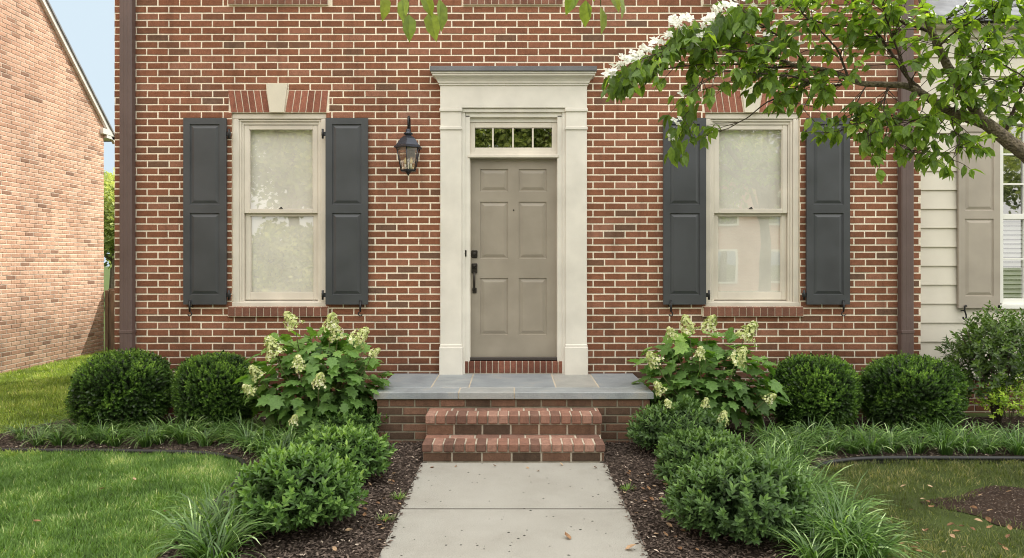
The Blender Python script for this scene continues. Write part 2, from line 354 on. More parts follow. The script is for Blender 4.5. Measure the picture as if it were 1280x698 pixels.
def concrete_mat():
    m, nt, out = new_mat('walk_concrete'); L = nt.links.new
    tc = N(nt, 'ShaderNodeTexCoord')
    n1 = N(nt, 'ShaderNodeTexNoise', Scale=2.2, Detail=8.0, Roughness=.7); L(tc.outputs['Object'], n1.inputs['Vector'])
    n2 = N(nt, 'ShaderNodeTexNoise', Scale=130.0, Detail=4.0, Roughness=.8); L(tc.outputs['Object'], n2.inputs['Vector'])
    v = N(nt, 'ShaderNodeTexVoronoi', Scale=21.0); L(tc.outputs['Object'], v.inputs['Vector'])
    v.inputs['Randomness'].default_value = 1
    base = ramp(nt, [(.3, (.285, .272, .238)), (.5, (.325, .313, .278)), (.72, (.36, .348, .312))], n1.outputs['Fac'])
    k = ramp(nt, [(.3, g(.55)), (.45, g(.95)), (.72, g(1.2))], n2.outputs['Fac'])
    c = mixc(nt, base.outputs[0], k.outputs[0], 1.0, 'MULTIPLY')
    # pits: small voronoi centres, only some cells
    wn = N(nt, 'ShaderNodeSeparateColor'); L(v.outputs['Color'], wn.inputs[0])
    sel = N(nt, 'ShaderNodeMath', operation='GREATER_THAN'); L(wn.outputs[0], sel.inputs[0]); sel.inputs[1].default_value = .55
    siz = N(nt, 'ShaderNodeMath', operation='MULTIPLY'); L(wn.outputs[1], siz.inputs[0]); siz.inputs[1].default_value = .18
    lt = N(nt, 'ShaderNodeMath', operation='LESS_THAN'); L(v.outputs['Distance'], lt.inputs[0]); L(siz.outputs[0], lt.inputs[1])
    pit = N(nt, 'ShaderNodeMath', operation='MULTIPLY'); L(sel.outputs[0], pit.inputs[0]); L(lt.outputs[0], pit.inputs[1])
    c = mixc(nt, c, (.035, .03, .024), pit.outputs[0])
    sx = N(nt, 'ShaderNodeSeparateXYZ'); L(tc.outputs['Object'], sx.inputs[0])
    ab = N(nt, 'ShaderNodeMath', operation='ABSOLUTE'); L(sx.outputs['X'], ab.inputs[0])
    n4 = N(nt, 'ShaderNodeTexNoise', Scale=9.0, Detail=6.0, Roughness=.75); L(tc.outputs['Object'], n4.inputs['Vector'])
    ad = N(nt, 'ShaderNodeMath', operation='MULTIPLY_ADD'); L(n4.outputs['Fac'], ad.inputs[0]); ad.inputs[1].default_value = .28; L(ab.outputs[0], ad.inputs[2])
    ed = ramp(nt, [(.84, g(0)), (.96, g(.5))], ad.outputs[0]); c = mixc(nt, c, (.12, .10, .075), ed.outputs[0])
    p = N(nt, 'ShaderNodeBsdfPrincipled', Roughness=.9); p.inputs['Specular IOR Level'].default_value = .25
    L(c, p.inputs['Base Color'])
    b = N(nt, 'ShaderNodeBump', Strength=.5, Distance=.004); L(n2.outputs['Fac'], b.inputs['Height']); L(b.outputs[0], p.inputs['Normal'])
    L(p.outputs[0], out.inputs[0]); return m
M['concrete'] = concrete_mat()
def bluestone_mat():
    m, nt, out = new_mat('bluestone'); L = nt.links.new
    a = N(nt, 'ShaderNodeAttribute', attribute_name='rnd')
    tc = N(nt, 'ShaderNodeTexCoord')
    n1 = N(nt, 'ShaderNodeTexNoise', Scale=4.0, Detail=8.0, Roughness=.65); L(tc.outputs['Object'], n1.inputs['Vector'])
    n2 = N(nt, 'ShaderNodeTexNoise', Scale=90.0, Detail=3.0); L(tc.outputs['Object'], n2.inputs['Vector'])
    r = ramp(nt, [(0, (.225, .25, .275)), (.5, (.275, .295, .305)), (1, (.33, .32, .29))], a.outputs['Fac'])
    k = ramp(nt, [(.3, g(.75)), (.5, g(1)), (.7, g(1.2))], n1.outputs['Fac'])
    c = mixc(nt, r.outputs[0], k.outputs[0], 1.0, 'MULTIPLY')
    w = ramp(nt, [(.55, g(0)), (.72, g(.55))], n1.outputs['Fac'])
    c = mixc(nt, c, (.34, .29, .22), w.outputs[0])
    k2 = ramp(nt, [(.3, g(.85)), (.7, g(1.12))], n2.outputs['Fac'])
    c = mixc(nt, c, k2.outputs[0], 1.0, 'MULTIPLY')
    p = N(nt, 'ShaderNodeBsdfPrincipled', Roughness=.55); L(c, p.inputs['Base Color'])
    b = N(nt, 'ShaderNodeBump', Strength=.4, Distance=.004); L(n1.outputs['Fac'], b.inputs['Height']); L(b.outputs[0], p.inputs['Normal'])
    L(p.outputs[0], out.inputs[0]); return m
M['bluestone'] = bluestone_mat()

# ------------------------------------------------------------------ brickwork as real bricks
def subtract(r, h):
    u0, u1, v0, v1 = r; a0, a1, b0, b1 = h
    if a0 >= u1 or a1 <= u0 or b0 >= v1 or b1 <= v0: return [r]
    out = []
    if a0 > u0: out.append((u0, a0, v0, v1))
    if a1 < u1: out.append((a1, u1, v0, v1))
    m0, m1 = max(u0, a0), min(u1, a1)
    if b0 > v0: out.append((m0, m1, v0, b0))
    if b1 < v1: out.append((m0, m1, b1, v1))
    return out
CH, BL, JT = .0744, .2305, .0145
def brick_field(mb, u0, u1, v0, v1, holes, to3, vorg=0.0, uorg=0.0, clip=None, rs=3, depth=.006, ch=CH, bl=BL, jt=JT):
    """to3(u,v,w): w = out of the wall. Front face plus four chamfers per brick."""
    rr = random.Random(rs)
    k = math.floor((v0 - vorg) / ch); v = vorg + k * ch
    while v < v1:
        off = (bl / 2 if k % 2 else 0) + rr.uniform(-.006, .006)
        i = math.floor((u0 - uorg - off) / bl) - 1
        while uorg + off + i * bl < u1:
            a = uorg + off + i * bl + jt / 2; b = a + bl - jt
            rects = [(max(a, u0), min(b, u1), max(v + jt / 2, v0), min(v + ch - jt / 2, v1))]
            for h in holes: rects = [q for r in rects for q in subtract(r, h)]
            t = rr.random(); t = rr.random() * .12 if t < .09 else .12 + .88 * rr.random()
            w = rr.uniform(-.0012, .0012); j = [rr.uniform(-.0012, .0012) for _ in range(8)]
            for (p, q, s, e) in rects:
                if q - p < .012 or e - s < .015: continue
                if clip and not clip((p + q) / 2, (s + e) / 2): continue
                c = .0028
                o = [(p + j[0], s + j[1]), (q + j[2], s + j[3]), (q + j[4], e + j[5]), (p + j[6], e + j[7])]
                cx, cz = (p + q) / 2, (s + e) / 2
                inn = [(x + (c if x < cx else -c), z + (c if z < cz else -c)) for x, z in o]
                vs = [to3(x, z, w) for x, z in inn] + [to3(x, z, -depth - .004) for x, z in o] + [to3(x, z, -.002 + w) for x, z in o]
                fs = [(0, 1, 2, 3)] + [(8 + n, 8 + (n + 1) % 4, (n + 1) % 4, n) for n in range(4)] + [(4 + n, 4 + (n + 1) % 4, 8 + (n + 1) % 4, 8 + n) for n in range(4)]
                mb.add(vs, fs, t)
            i += 1
        v += ch; k += 1
def sheet(mb, u0, u1, v0, v1, holes, to3, w, mi=0):
    us = sorted({u0, u1, *[x for h in holes for x in h[:2] if u0 < x < u1]}); vs_ = sorted({v0, v1, *[x for h in holes for x in h[2:] if v0 < x < v1]})
    for a, b in zip(us, us[1:]):
        for c, d in zip(vs_, vs_[1:]):
            m = ((a + b) / 2, (c + d) / 2)
            if any(h[0] < m[0] < h[1] and h[2] < m[1] < h[3] for h in holes): continue
            mb.add([to3(a, c, w), to3(b, c, w), to3(b, d, w), to3(a, d, w)], [(0, 1, 2, 3)], .5, mi)

FX = lambda u, v, w: (u, -w, v)
# ------------------------------------------------------------------ MAIN HOUSE
HL, HR, EAVE, DEPTH = X(143), X(1151), 6.85, 4.5
house = empty('brick_house', (0, 0, 0), 'red brick house with taupe front door between two shuttered windows', 'house')

WIN = [(348.7, 'L'), (941, 'R')]
WW, WH = 118.4 / 118, 242 / 118
z0w = Z(383); ztw = Z(141)
up0 = Z(-6); up1 = up0 + WH
opens = []   # real openings
arch_z1 = Z(113); sill_z0 = Z(396)
skip = []    # where field bricks are left out
for c, _ in WIN:
    a = X(c - 59.2); b = X(c + 59.2)
    opens += [(a, b, z0w, ztw), (a, b, up0, up1)]
    skip += [(a, b, z0w, ztw), (X(c - 63), X(c + 63), ztw, arch_z1), (X(c - 63), X(c + 62.5), sill_z0, z0w), (a, b, up0, up1), (X(c - 65), X(c + 65), up0 - .11, up0), (X(c - 65), X(c + 65), up1, up1 + .24)]
a, b = X(641.5 - 59.2), X(641.5 + 59.2)
opens += [(a, b, up0, up1)]; skip += [(a, b, up0, up1), (X(577), X(706), up0 - .11, up0), (a, b, up1, up1 + .24)]
DO = (X(578), X(705), Z(467), Z(136)); opens.append(DO)
skip += [(X(555), X(729), Z(467), Z(100))]

mb = MB(); mm = MB()
brick_field(mb, HL, HR, -.05, EAVE, skip, FX, vorg=Z(113.3), uorg=X(551), rs=5)
sheet(mm, HL, HR, -.1, EAVE, opens, FX, -.0035)
o = mb.build('wall', M['brick'], house, fix=False)
o['label'] = 'red brown running bond brick front wall'
def reveal(h, d=.14):
    a, b, c, e = h
    for (p, q) in (((a, c), (a, e)), ((b, c), (b, e)), ((a, e), (b, e)), ((a, c), (b, c))):
        mm.add([(p[0], .0055, p[1]), (q[0], .0055, q[1]), (q[0], d, q[1]), (p[0], d, p[1])], [(0, 1, 2, 3)])
for h in opens: reveal(h)
mm.build('mortar_joint', M['mortar'], o, fix=False)
# bricks wrapping in window reveals (seen beside the casings)
# left, right and back walls of the body, and gables
def tex_brick(name, c1, c2, mo, rot):
    m, nt, out = new_mat(name); L = nt.links.new
    tc = N(nt, 'ShaderNodeTexCoord'); mp = N(nt, 'ShaderNodeMapping'); L(tc.outputs['Object'], mp.inputs[0])
    mp.inputs['Rotation'].default_value = rot
    b = N(nt, 'ShaderNodeTexBrick'); L(mp.outputs[0], b.inputs['Vector'])
    b.inputs['Color1'].default_value = (*c1, 1); b.inputs['Color2'].default_value = (*c2, 1); b.inputs['Mortar'].default_value = (*mo, 1)
    b.inputs['Scale'].default_value = 1; b.inputs['Mortar Size'].default_value = .0055; b.inputs['Brick Width'].default_value = BL; b.inputs['Row Height'].default_value = CH
    p = N(nt, 'ShaderNodeBsdfPrincipled', Roughness=.9); L(b.outputs['Color'], p.inputs['Base Color'])
    bp = N(nt, 'ShaderNodeBump', Strength=.6, Distance=.005, invert=True); L(b.outputs['Fac'], bp.inputs['Height']); L(bp.outputs[0], p.inputs['Normal'])
    L(p.outputs[0], out.inputs[0]); return m
M['side_brick'] = tex_brick('side_brick', (.19, .07, .047), (.27, .10, .066), (.5, .42, .33), (R(90), 0, R(90)))
mb = MB()
mb.add([(HL, .006, -.1), (HL, DEPTH, -.1), (HL, DEPTH, EAVE), (HL, .006, EAVE)], [(0, 1, 2, 3)])
mb.add([(HR, .006, -.1), (HR, DEPTH, -.1), (HR, DEPTH, EAVE), (HR, .006, EAVE)], [(3, 2, 1, 0)])
mb.add([(HL, DEPTH, -.1), (HR, DEPTH, -.1), (HR, DEPTH, EAVE), (HL, DEPTH, EAVE)], [(0, 1, 2, 3)])
for x in (HL, HR): mb.add([(x, 0, EAVE), (x, DEPTH, EAVE), (x, DEPTH / 2, EAVE + 1.5)], [(0, 1, 2)])
mb.build('side_wall', M['side_brick'], house, fix=False)
mb = MB()
for s in (0, 1):
    y0, y1 = (-.25, DEPTH / 2) if s == 0 else (DEPTH + .25, DEPTH / 2)
    zl = EAVE - .17
    mb.add([(HL - .15, y0, zl), (HR + .1, y0, zl), (HR + .1, y1, EAVE + 1.55), (HL - .15, y1, EAVE + 1.55),
            (HL - .15, y0, zl + .1), (HR + .1, y0, zl + .1), (HR + .1, y1, EAVE + 1.65), (HL - .15, y1, EAVE + 1.65)],
           [(0, 1, 2, 3), (4, 5, 6, 7), (0, 1, 5, 4), (0, 3, 7, 4), (1, 2, 6, 5)])
mb.build('roof', M['roof'], house)
# dark rooms behind the glass
mb = MB(); mb.box(HL + .05, HR - .05, .62, .66, .3, EAVE - .1); mb.box(HL + .05, HR - .05, .15, 4.4, EAVE - .1, EAVE - .05)
mb.build('interior_wall', M['dark'], house)

# --- brick trim: splayed arches with keystone, sills
for c, side in WIN + [(641.5, 'U')]:
    if side != 'U':
        lin = MB(); xt0, xt1, kt0, kt1 = c - 64, c + 62, c - 15.5, c + 12; xb0, xb1, kb0, kb1 = c - 60, c + 59.5, c - 11.5, c + 7.5
        za, zb = ztw + .004, arch_z1 - .004
        rr = random.Random(int(c))
        for (t0, t1, b0, b1) in ((xt0, kt0, xb0, kb0), (kt1, xt1, kb1, xb1)):
            for i in range(6):
                f0, f1 = i / 6, (i + 1) / 6; j = .7
                ta, tb_ = t0 + (t1 - t0) * f0 + j, t0 + (t1 - t0) * f1 - j; ba, bb = b0 + (b1 - b0) * f0 + j * .8, b0 + (b1 - b0) * f1 - j * .8
                lin.prism([(X(ba), za), (X(bb), za), (X(tb_), zb), (X(ta), zb)], 'y', -.004, .03, rr.random())
        lin.prism([(X(c - 59), za - .006), (X(c + 59), za - .006), (X(c + 64), zb + .004), (X(c - 65), zb + .004)], 'y', .0015, .02, .5, 1)
        l = lin.build('lintel', [M['arch_brick'], M['mortar']], house)
        kk = MB(); kk.prism([(X(kb0 + .6), za - .004), (X(kb1 - .6), za - .004), (X(kt1 - .6), Z(105)), (X(kt0 + .6), Z(105))], 'y', -.022, .03)
        kk.build('keystone', M['stone'], l)
    for (zt, y1_) in ((z0w, 1), (up0, 2)):
        if side == 'U' and y1_ == 1: continue
        sb = MB(); n = 14; x0_, x1_ = X(c - 62.5), X(c + 62); h = (z0w - sill_z0)
        rr = random.Random(int(c) + y1_)
        for i in range(n):
            u0 = x0_ + (x1_ - x0_) * i / n + .004; u1 = x0_ + (x1_ - x0_) * (i + 1) / n - .004
            t = rr.random()
            dz = rr.uniform(-.0015, .0015)
            sb.prism([(-.032, zt - h + .006), (.1, zt - h + .006), (.1, zt - .004 + .02), (-.032, zt - .012 + dz)], 'x', u0, u1, t)
        s_ = sb.build('window_sill', M['sill_brick'], house)
        sm = MB(); sm.prism([(-.026, zt - h), (.11, zt - h), (.11, zt + .01), (-.026, zt - .019)], 'x', x0_, x1_); sm.build('sill_mortar', M['mortar'], s_)

# --- sash window
def make_window(cx, z0, parent, blind=True, fin=False):
    w = MB(); a, b = cx - WW / 2, cx + WW / 2; t = z0 + WH
    # outer casing, stepped
    def ring(x0, x1, zb, zt, wd, wt, y0, y1, bev=.004):
        w.box(x0, x0 + wd, y0, y1, zb, zt - wt - .0005, bev); w.box(x1 - wd, x1, y0, y1, zb, zt - wt - .0005, bev); w.box(x0, x1, y0, y1, zt - wt, zt, bev)
    ring(a + .003, b - .003, z0 + .04, t - .002, .062, .062, .022, .12, .006)
    ring(a + .066, b - .066, z0 + .04, t - .065, .022, .022, .038, .14, .003)
    ring(a + .0885, b - .0885, z0 + .04, t - .0875, .018, .03, .055, .15, .002)
    w.prism([(.004, z0 + .002), (.16, z0 + .002), (.16, z0 + .06), (.004, z0 + .038)], 'x', a + .003, b - .003)
    fr = w.build('window', M['frame'], parent)
    sx0, sx1 = a + .108, b - .108; zm = z0 + WH * .487
    up = MB(); st = .052
    zt = t - .12
    def sash(m, zb, zt, y0, y1, bot, top):
        m.box(sx0, sx0 + st, y0, y1, zb, zt, .004); m.box(sx1 - st, sx1, y0, y1, zb, zt, .004)
        m.box(sx0 + st, sx1 - st, y0 + .0005, y1, zb, zb + bot, .004); m.box(sx0 + st, sx1 - st, y0 + .0005, y1, zt - top, zt, .004)
        m.box(sx0 + st - .004, sx0 + st + .008, y0 + .008, y1 - .004, zb + bot, zt - top, .002); m.box(sx1 - st - .008, sx1 - st + .004, y0 + .008, y1 - .004, zb + bot, zt - top, .002)
    sash(up, zm - .01, zt, .066, .098, .048, .05)
    up.build('upper_sash', M['frame'], fr)
    lo = MB(); sash(lo, z0 + .062, zm - .002, .1, .132, .085, .04); lo.build('lower_sash', M['frame'], fr)
    gp = MB(); e = sx0 + st - .002; f = sx1 - st + .002
    gp.add([(e, .084, zm + .03), (f, .084, zm + .03), (f, .084, zt - .045), (e, .084, zt - .045)], [(0, 1, 2, 3)])
    gp.build('upper_pane', M['glass'], fr, fix=False)
    gp = MB(); gp.add([(e, .118, z0 + .14), (f, .118, z0 + .14), (f, .118, zm - .03), (e, .118, zm - .03)], [(0, 1, 2, 3)])
    gp.build('lower_pane', M['glass'], fr, fix=False)
    if blind:
        bl = MB(); bl.box(a + .09, b - .09, .142, .147, z0 + .05, t - .02)
        bl.build('blind', M['blind'], fr)
    lt = MB(); lt.box(cx - .022, cx + .022, .058, .068, zm + .038, zm + .046, .003); lt.box(cx - .006, cx + .014, .056, .064, zm + .044, zm + .056, .003)
    lt.build('sash_lock', M['black'], fr)
    return fr

def panelled(m, x0, x1, z0, z1, yf, th, panels, rec=.009, slope=.03):
    """a leaf whose front face is at yf with sunk, raised-and-fielded panels"""
    xs = sorted({x0, x1, *[p[0] for p in panels], *[p[1] for p in panels]}); zs = sorted({z0, z1, *[p[2] for p in panels], *[p[3] for p in panels]})
    for a, b in zip(xs, xs[1:]):
        for c, d in zip(zs, zs[1:]):
            mx, mz = (a + b) / 2, (c + d) / 2
            if any(p[0] < mx < p[1] and p[2] < mz < p[3] for p in panels): continue
            m.add([(a, yf, c), (b, yf, c), (b, yf, d), (a, yf, d)], [(0, 1, 2, 3)])
    for p in panels:
        rings = [(0, 0), (.004, rec), (.013, rec + .001), (.013 + slope, .0015), (.016 + slope, .001)]
        vs = []
        for ins, dy in rings:
            a, b, c, d = p[0] + ins, p[1] - ins, p[2] + ins, p[3] - ins
            vs += [(a, yf + dy, c), (b, yf + dy, c), (b, yf + dy, d), (a, yf + dy, d)]
        fs = []
        for r in range(len(rings) - 1):
            for k in range(4): fs.append((r * 4 + k, r * 4 + (k + 1) % 4, r * 4 + 4 + (k + 1) % 4, r * 4 + 4 + k))
        fs.append(tuple(range(len(vs) - 4, len(vs))))
        m.add(vs, fs)
    yb = yf + th
    m.add([(x0, yf, z0), (x1, yf, z0), (x1, yf, z1), (x0, yf, z1), (x0, yb, z0), (x1, yb, z0), (x1, yb, z1), (x0, yb, z1)],
          [(4, 7, 6, 5), (0, 4, 5, 1), (3, 2, 6, 7), (0, 3, 7, 4), (1, 5, 6, 2)])

def make_shutter(px0, px1, hinge_right, parent, mat, y=-.055, pyt=149, pyb=380.5, dogs=True, py=None):
    m = MB(); yy = y + .055
    x0, x1 = X(px0, yy), X(px1, yy); zt, zb = Z(pyt, yy), Z(pyb, yy); st = .068
    zm = Z((pyt + pyb) / 2 - 3, yy)
    if py: zm = Z(py, yy)
    panelled(m, x0, x1, zb, zt, y, .034, [(x0 + st, x1 - st, zb + .10, zm - .045), (x0 + st, x1 - st, zm + .045, zt - .065)], .011, .028)
    s = m.build('shutter', mat, parent, fix=False)
    hx = x1 if hinge_right else x0; sg = 1 if hinge_right else -1
    for fz in (zt - .165, zb + .10):
        h = MB()
        h.box(min(hx, hx + sg * .045), max(hx, hx + sg * .045), y + .006, y + .02, fz - .022, fz + .022, .004)
        h.tube([(hx + sg * .03, y + .004, fz - .05), (hx + sg * .03, y + .004, fz + .05)], .011, 8)
        h.build('hinge', M['black'], s)
    if dogs:
        d = MB(); cx = x0 + .075 if hinge_right else x1 - .075
        d.tube([(cx, yy, zb - .02), (cx, y - .02, zb - .02)], .008, 8)
        d.tube([(cx, y - .014, zb + .035), (cx, y - .018, zb - .02), (cx, y - .014, zb - .075)], [.008, .012, .008], 8)
        pts = [(cx + .02 * math.sin(t) * (1 if hinge_right else -1), y - .014, zb - .075 - .022 + .022 * math.cos(t)) for t in [i * .5 for i in range(10)]]
        d.tube(pts, .006, 7); d.box(cx - .012, cx + .012, y - .02, y - .008, zb + .02, zb + .05, .004)
        d.build('shutter_dog', M['black'], s)
    return s
for c, side in WIN:
    w = make_window(X(c), z0w, house); make_window(X(c), up0, house)
    w['label'] = 'ground floor sash window beside the lantern' if side == 'L' else 'ground floor sash window behind the dogwood branch'
make_window(X(641.5), up0, house)
make_shutter(232, 285, True, house, M['shutter']); make_shutter(408.5, 461, False, house, M['shutter'])
make_shutter(828, 881, True, house, M['shutter']); make_shutter(1006, 1059.5, False, house, M['shutter'])

# --- door surround
ds = MB(); cxd = X(642)
def bx(m, px0, px1, py0, py1, y0, y1, bev=.004): m.box(X(px0), X(px1), y0, y1, Z(py1), Z(py0), bev)
for s in (-1, 1):
    def px(a, b): return (642 + a, 642 + b) if s > 0 else (642 - b, 642 - a)
    p = px(64.5, 91)
    bx(ds, *p, 163.5, 433, -.06, .02); bx(ds, p[0] + .2, p[1] - .2, 141, 160.5, -.06, .02)
    bx(ds, p[0] - .8, p[1] + .8, 160, 164, -.072, .02, .006); bx(ds, p[0] - 1, p[1] + 1, 136.5, 141.5, -.075, .02, .008)
    bx(ds, p[0] - 1.2, p[1] + 1.2, 433, 468.5, -.078, .02, .005); bx(ds, p[0] - .6, p[1] + .6, 430, 433.5, -.070, .02, .006)
    q = px(54.5, 64.4); bx(ds, *q, 145, 468, -.02, .10, .003)
    q = px(60.5, 65.0); bx(ds, *q, 141, 468, -.035, .06, .004)
bx(ds, 551, 733, 109, 136.6, -.066, .02, .003)
bx(ds, 577.6, 706.4, 136.7, 141.5, -.045, .06, .004); bx(ds, 581.7, 702.3, 141.6, 147, -.02, .10, .003); bx(ds, 586, 698, 146, 152.5, .02, .12, .003)
# crown: profile extruded in x with mitred ends
prof = [(-.066, 109.4), (-.078, 108.8), (-.078, 107), (-.088, 106.4), (-.092, 104), (-.105, 101.5), (-.125, 99.5), (-.14, 98.6), (-.14, 96.8), (-.152, 96), (-.152, 94.2)]
n = len(prof); vs = []
for (y, py) in prof:
    ex = (-y - .066)
    vs += [(X(551) - ex, y, Z(py)), (X(733) + ex, y, Z(py))]
for (y, py) in prof:
    ex = (-y - .066)
    vs += [(X(551) - ex, .02, Z(py)), (X(733) + ex, .02, Z(py))]
fs = []
for i in range(n - 1):
    fs += [(2 * i, 2 * i + 1, 2 * i + 3, 2 * i + 2), (2 * n + 2 * i, 2 * i, 2 * i + 2, 2 * n + 2 * i + 2), (2 * i + 1, 2 * n + 2 * i + 1, 2 * n + 2 * i + 3, 2 * i + 3)]
fs.append((2 * n - 2, 2 * n - 1, 4 * n - 1, 4 * n - 2))
ds.add(vs, fs)
surround = ds.build('door_surround', M['trim'], house)
fl = MB(); fl.box(X(539.5), X(744), -.17, .02, Z(94.0), Z(88.0), .004); fl.prism([(-.165, Z(88.2)), (.02, Z(88.2)), (.02, Z(85)), ], 'x', X(540), X(743.5)); fl.build('flashing', M['flashing'], surround)
# transom
tr = MB()
bx(tr, 587.6, 593.4, 152.6, 190, .03, .09, .003); bx(tr, 690.2, 697, 152.6, 190, .03, .09, .003)
bx(tr, 593.5, 690.1, 152.6, 159.2, .03, .09, .003); bx(tr, 593.5, 690.1, 184.2, 190, .03, .09, .003)
for mxp in (616.0, 641.2, 666.2): bx(tr, mxp - 1.1, mxp + 1.1, 159.3, 184.1, .036, .085, .003)
bx(tr, 584.8, 698.5, 194, 197.8, -.03, .1, .006); bx(tr, 586.5, 697.5, 189.8, 194.1, .01, .1, .003)
bx(tr, 584.6, 587.8, 152.7, 194, .0, .1, .002); bx(tr, 696.8, 699, 152.7, 194, .0, .1, .002)
t = tr.build('transom_window', M['frame'], house)
gp = MB(); e, f = X(592.5), X(691); gp.add([(e, .062, Z(186)), (f, .062, Z(186)), (f, .062, Z(158)), (e, .062, Z(158))], [(0, 1, 2, 3)])
gp.build('pane', M['dglass'], t, fix=False)
# door leaf
dl = MB(); dx0, dx1, dz0, dz1 = X(588.3), X(696), Z(447), Z(198)
cols = ((600, 635), (648.5, 683.5)); rows = ((211, 239), (252, 323.5), (348, 419.5))
panelled(dl, dx0, dx1, dz0, dz1, .05, .045, [(X(a), X(b), Z(d), Z(c)) for a, b in cols for c, d in rows], .010, .03)
door = dl.build('door', M['door'], house, fix=False); door['label'] = 'closed taupe six panel front door'
jm = MB(); bx(jm, 586.2, 588.2, 197.9, 448, .028, .12, .002); bx(jm, 696.1, 698, 197.9, 448, .028, .12, .002); jm.build('door_jamb', M['frame'], house)
hd = MB()
def disc(m, px, py, r, y0, y1, n=20): m.tube([(X(px), y0, Z(py)), (X(px), y0 - (y0 - y1) * .8, Z(py)), (X(px), y1, Z(py))], [r, r, r * .75], n)
hx, hz = 593.0, Z(344)
hd.box(X(589.2), X(596.4), .036, .05, Z(342), Z(329.5), .006)
hd.lathe([(.001, .0), (.024, .002), (.024, .012), (.001, .014)], (X(592.8), .04, Z(336)), 14)
hd.tube([(X(592.8), .04, Z(340)), (X(592.8), .0, Z(341.5)), (X(592.8), -.018, Z(346)), (X(592.8), -.022, Z(352)), (X(592.8), -.016, Z(359)), (X(592.8), .01, Z(362.5)), (X(592.8), .045, Z(363.5))], [.010, .012, .013, .014, .012, .010, .009], 10)
hd.box(X(590.3), X(595.5), .034, .05, Z(367), Z(360), .006); hd.tube([(X(592.8), .03, Z(333)), (X(592.8), .005, Z(332.2))], [.012, .02], 12)
hd.build('handle', M['bronze'], door)
db = MB(); db.box(X(588.9), X(596.6), .034, .05, Z(322.5), Z(313), .008); disc(db, 592.8, 317.8, .021, .034, .02); db.build('deadbolt', M['bronze'], door)
pe = MB(); disc(pe, 642, 262.5, .008, .05, .044); pe.build('peephole', M['bronze'], door)
bell = MB(); bell.box(X(580.3), X(583.3), -.032, -.018, Z(321), Z(313), .003); disc(bell, 581.8, 317, .006, -.03, -.036, 10); bell.build('doorbell', M['bronze'], surround)
th = MB(); th.box(X(586), X(698.5), -.005, .1, Z(450.8), Z(447.2), .004); th.build('threshold', M['caulk'], house)
rw = MB(); rr = random.Random(4)
for i in range(17):
    u0 = X(578.2) + (X(705) - X(578.2)) * i / 17; u1 = X(578.2) + (X(705) - X(578.2)) * (i + 1) / 17
    rw.box(u0 + .0045, u1 - .0045, -.03, .08, .475, Z(451.5), .003, rr.random())
r_ = rw.build('door_sill', M['arch_brick'], house)
rm = MB(); rm.box(X(578.2), X(705), -.022, .08, .4655, Z(451.8)); rm.build('sill_mortar', M['mortar'], r_)

# --- downspouts
def downspout(px0, px1, name='downspout'):
    m = MB(); x0, x1 = X(px0, -.08), X(px1, -.08); y0, y1 = -.10, -.018; w = x1 - x0
    prof = []
    nr = 3
    front = []
    for i in range(nr):                                        # shallow ribs across the front
        a = x0 + .008 + (w - .016) * i / nr; b = x0 + .008 + (w - .016) * (i + 1) / nr  # one wide flat, small creases
        front += [(a + .004, y0), (b - .006, y0), (b - .003, y0 + .002), (b, y0 + .002)]
    poly = [(x0, y0 + .01), *front, (x1, y0 + .01), (x1, y1), (x0, y1)]
    m.prism(poly, 'z', .12, EAVE - .1)
    o = m.build(name, M['spout'], house)
    for z in (.9, 5.2):
        k = MB(); k.box(x0 - .002, x1 + .002, y0 - .003, y1 + .017, z, z + .03, .002); k.build('strap', M['spout'], o)
    return o
downspout(150, 165.5); downspout(1126, 1141.5)

# ------------------------------------------------------------------ LANTERN
LC = at(510.3, 190, -.19); lan = empty('wall_lantern', (LC.x, 0, LC.z), 'black wall lantern with two candle bulbs mounted left of the front door', 'lantern')
def LZ(py): return (190 - py) / (F / (CAMD - .19))
yc = -.19
m = MB()
m.lathe([(.012, LZ(169)), (.05, LZ(170.5)), (.085, LZ(174)), (.134, LZ(182.5)), (.155, LZ(184)), (.155, LZ(185.7)), (.128, LZ(186.2))], (0, yc, 0), 6, smooth=False, phase=.5)
m.lathe([(.012, LZ(161)), (.022, LZ(162)), (.03, LZ(163.5)), (.022, LZ(165)), (.045, LZ(166.5)), (.05, LZ(168)), (.02, LZ(170)), (.012, LZ(172))], (0, yc, 0), 16)
# six leaning corner bars
for k in range(6):
    an = 2 * math.pi * (k + .5) / 6
    m.tube([(.126 * math.cos(an), yc + .126 * math.sin(an), LZ(186)), (.080 * math.cos(an), yc + .080 * math.sin(an), LZ(213))], .0055, 6)
m.lathe([(.082, LZ(215)), (.088, LZ(213)), (.08, LZ(212.5))], (0, yc, 0), 6, smooth=False, phase=.5)
m.lathe([(.004, LZ(220)), (.011, LZ(218)), (.03, LZ(215.5)), (.05, LZ(214.6))], (0, yc, 0), 12)
m.build('lantern_cage', M['lantern'], lan)
m = MB()
pts = [(0, yc, LZ(162)), (0, yc, LZ(151)), (0, yc + .01, LZ(147)), (0, yc + .05, LZ(145)), (0, yc + .09, LZ(147)), (0, yc + .11, LZ(155)), (0, yc + .13, LZ(172)), (0, -.04, LZ(186))]
m.tube(pts, [.010, .010, .012, .013, .011, .010, .010, .010], 10)
m.box(-.045, .045, -.03, -.001, LZ(200), LZ(170), .008)
m.tube([(0, -.03, LZ(186)), (0, yc + .1, LZ(186))], .012, 10)
m.build('bracket', M['black'], lan)
m = MB(); m.lathe([(.076, LZ(212.8)), (.122, LZ(186.5))], (0, yc, 0), 6, smooth=False, phase=.5); m.f = m.f[:-2]; m.m = m.m[:-2]; m.sm = m.sm[:-2]
m.build('glass', M['lglass'], lan, fix=False)
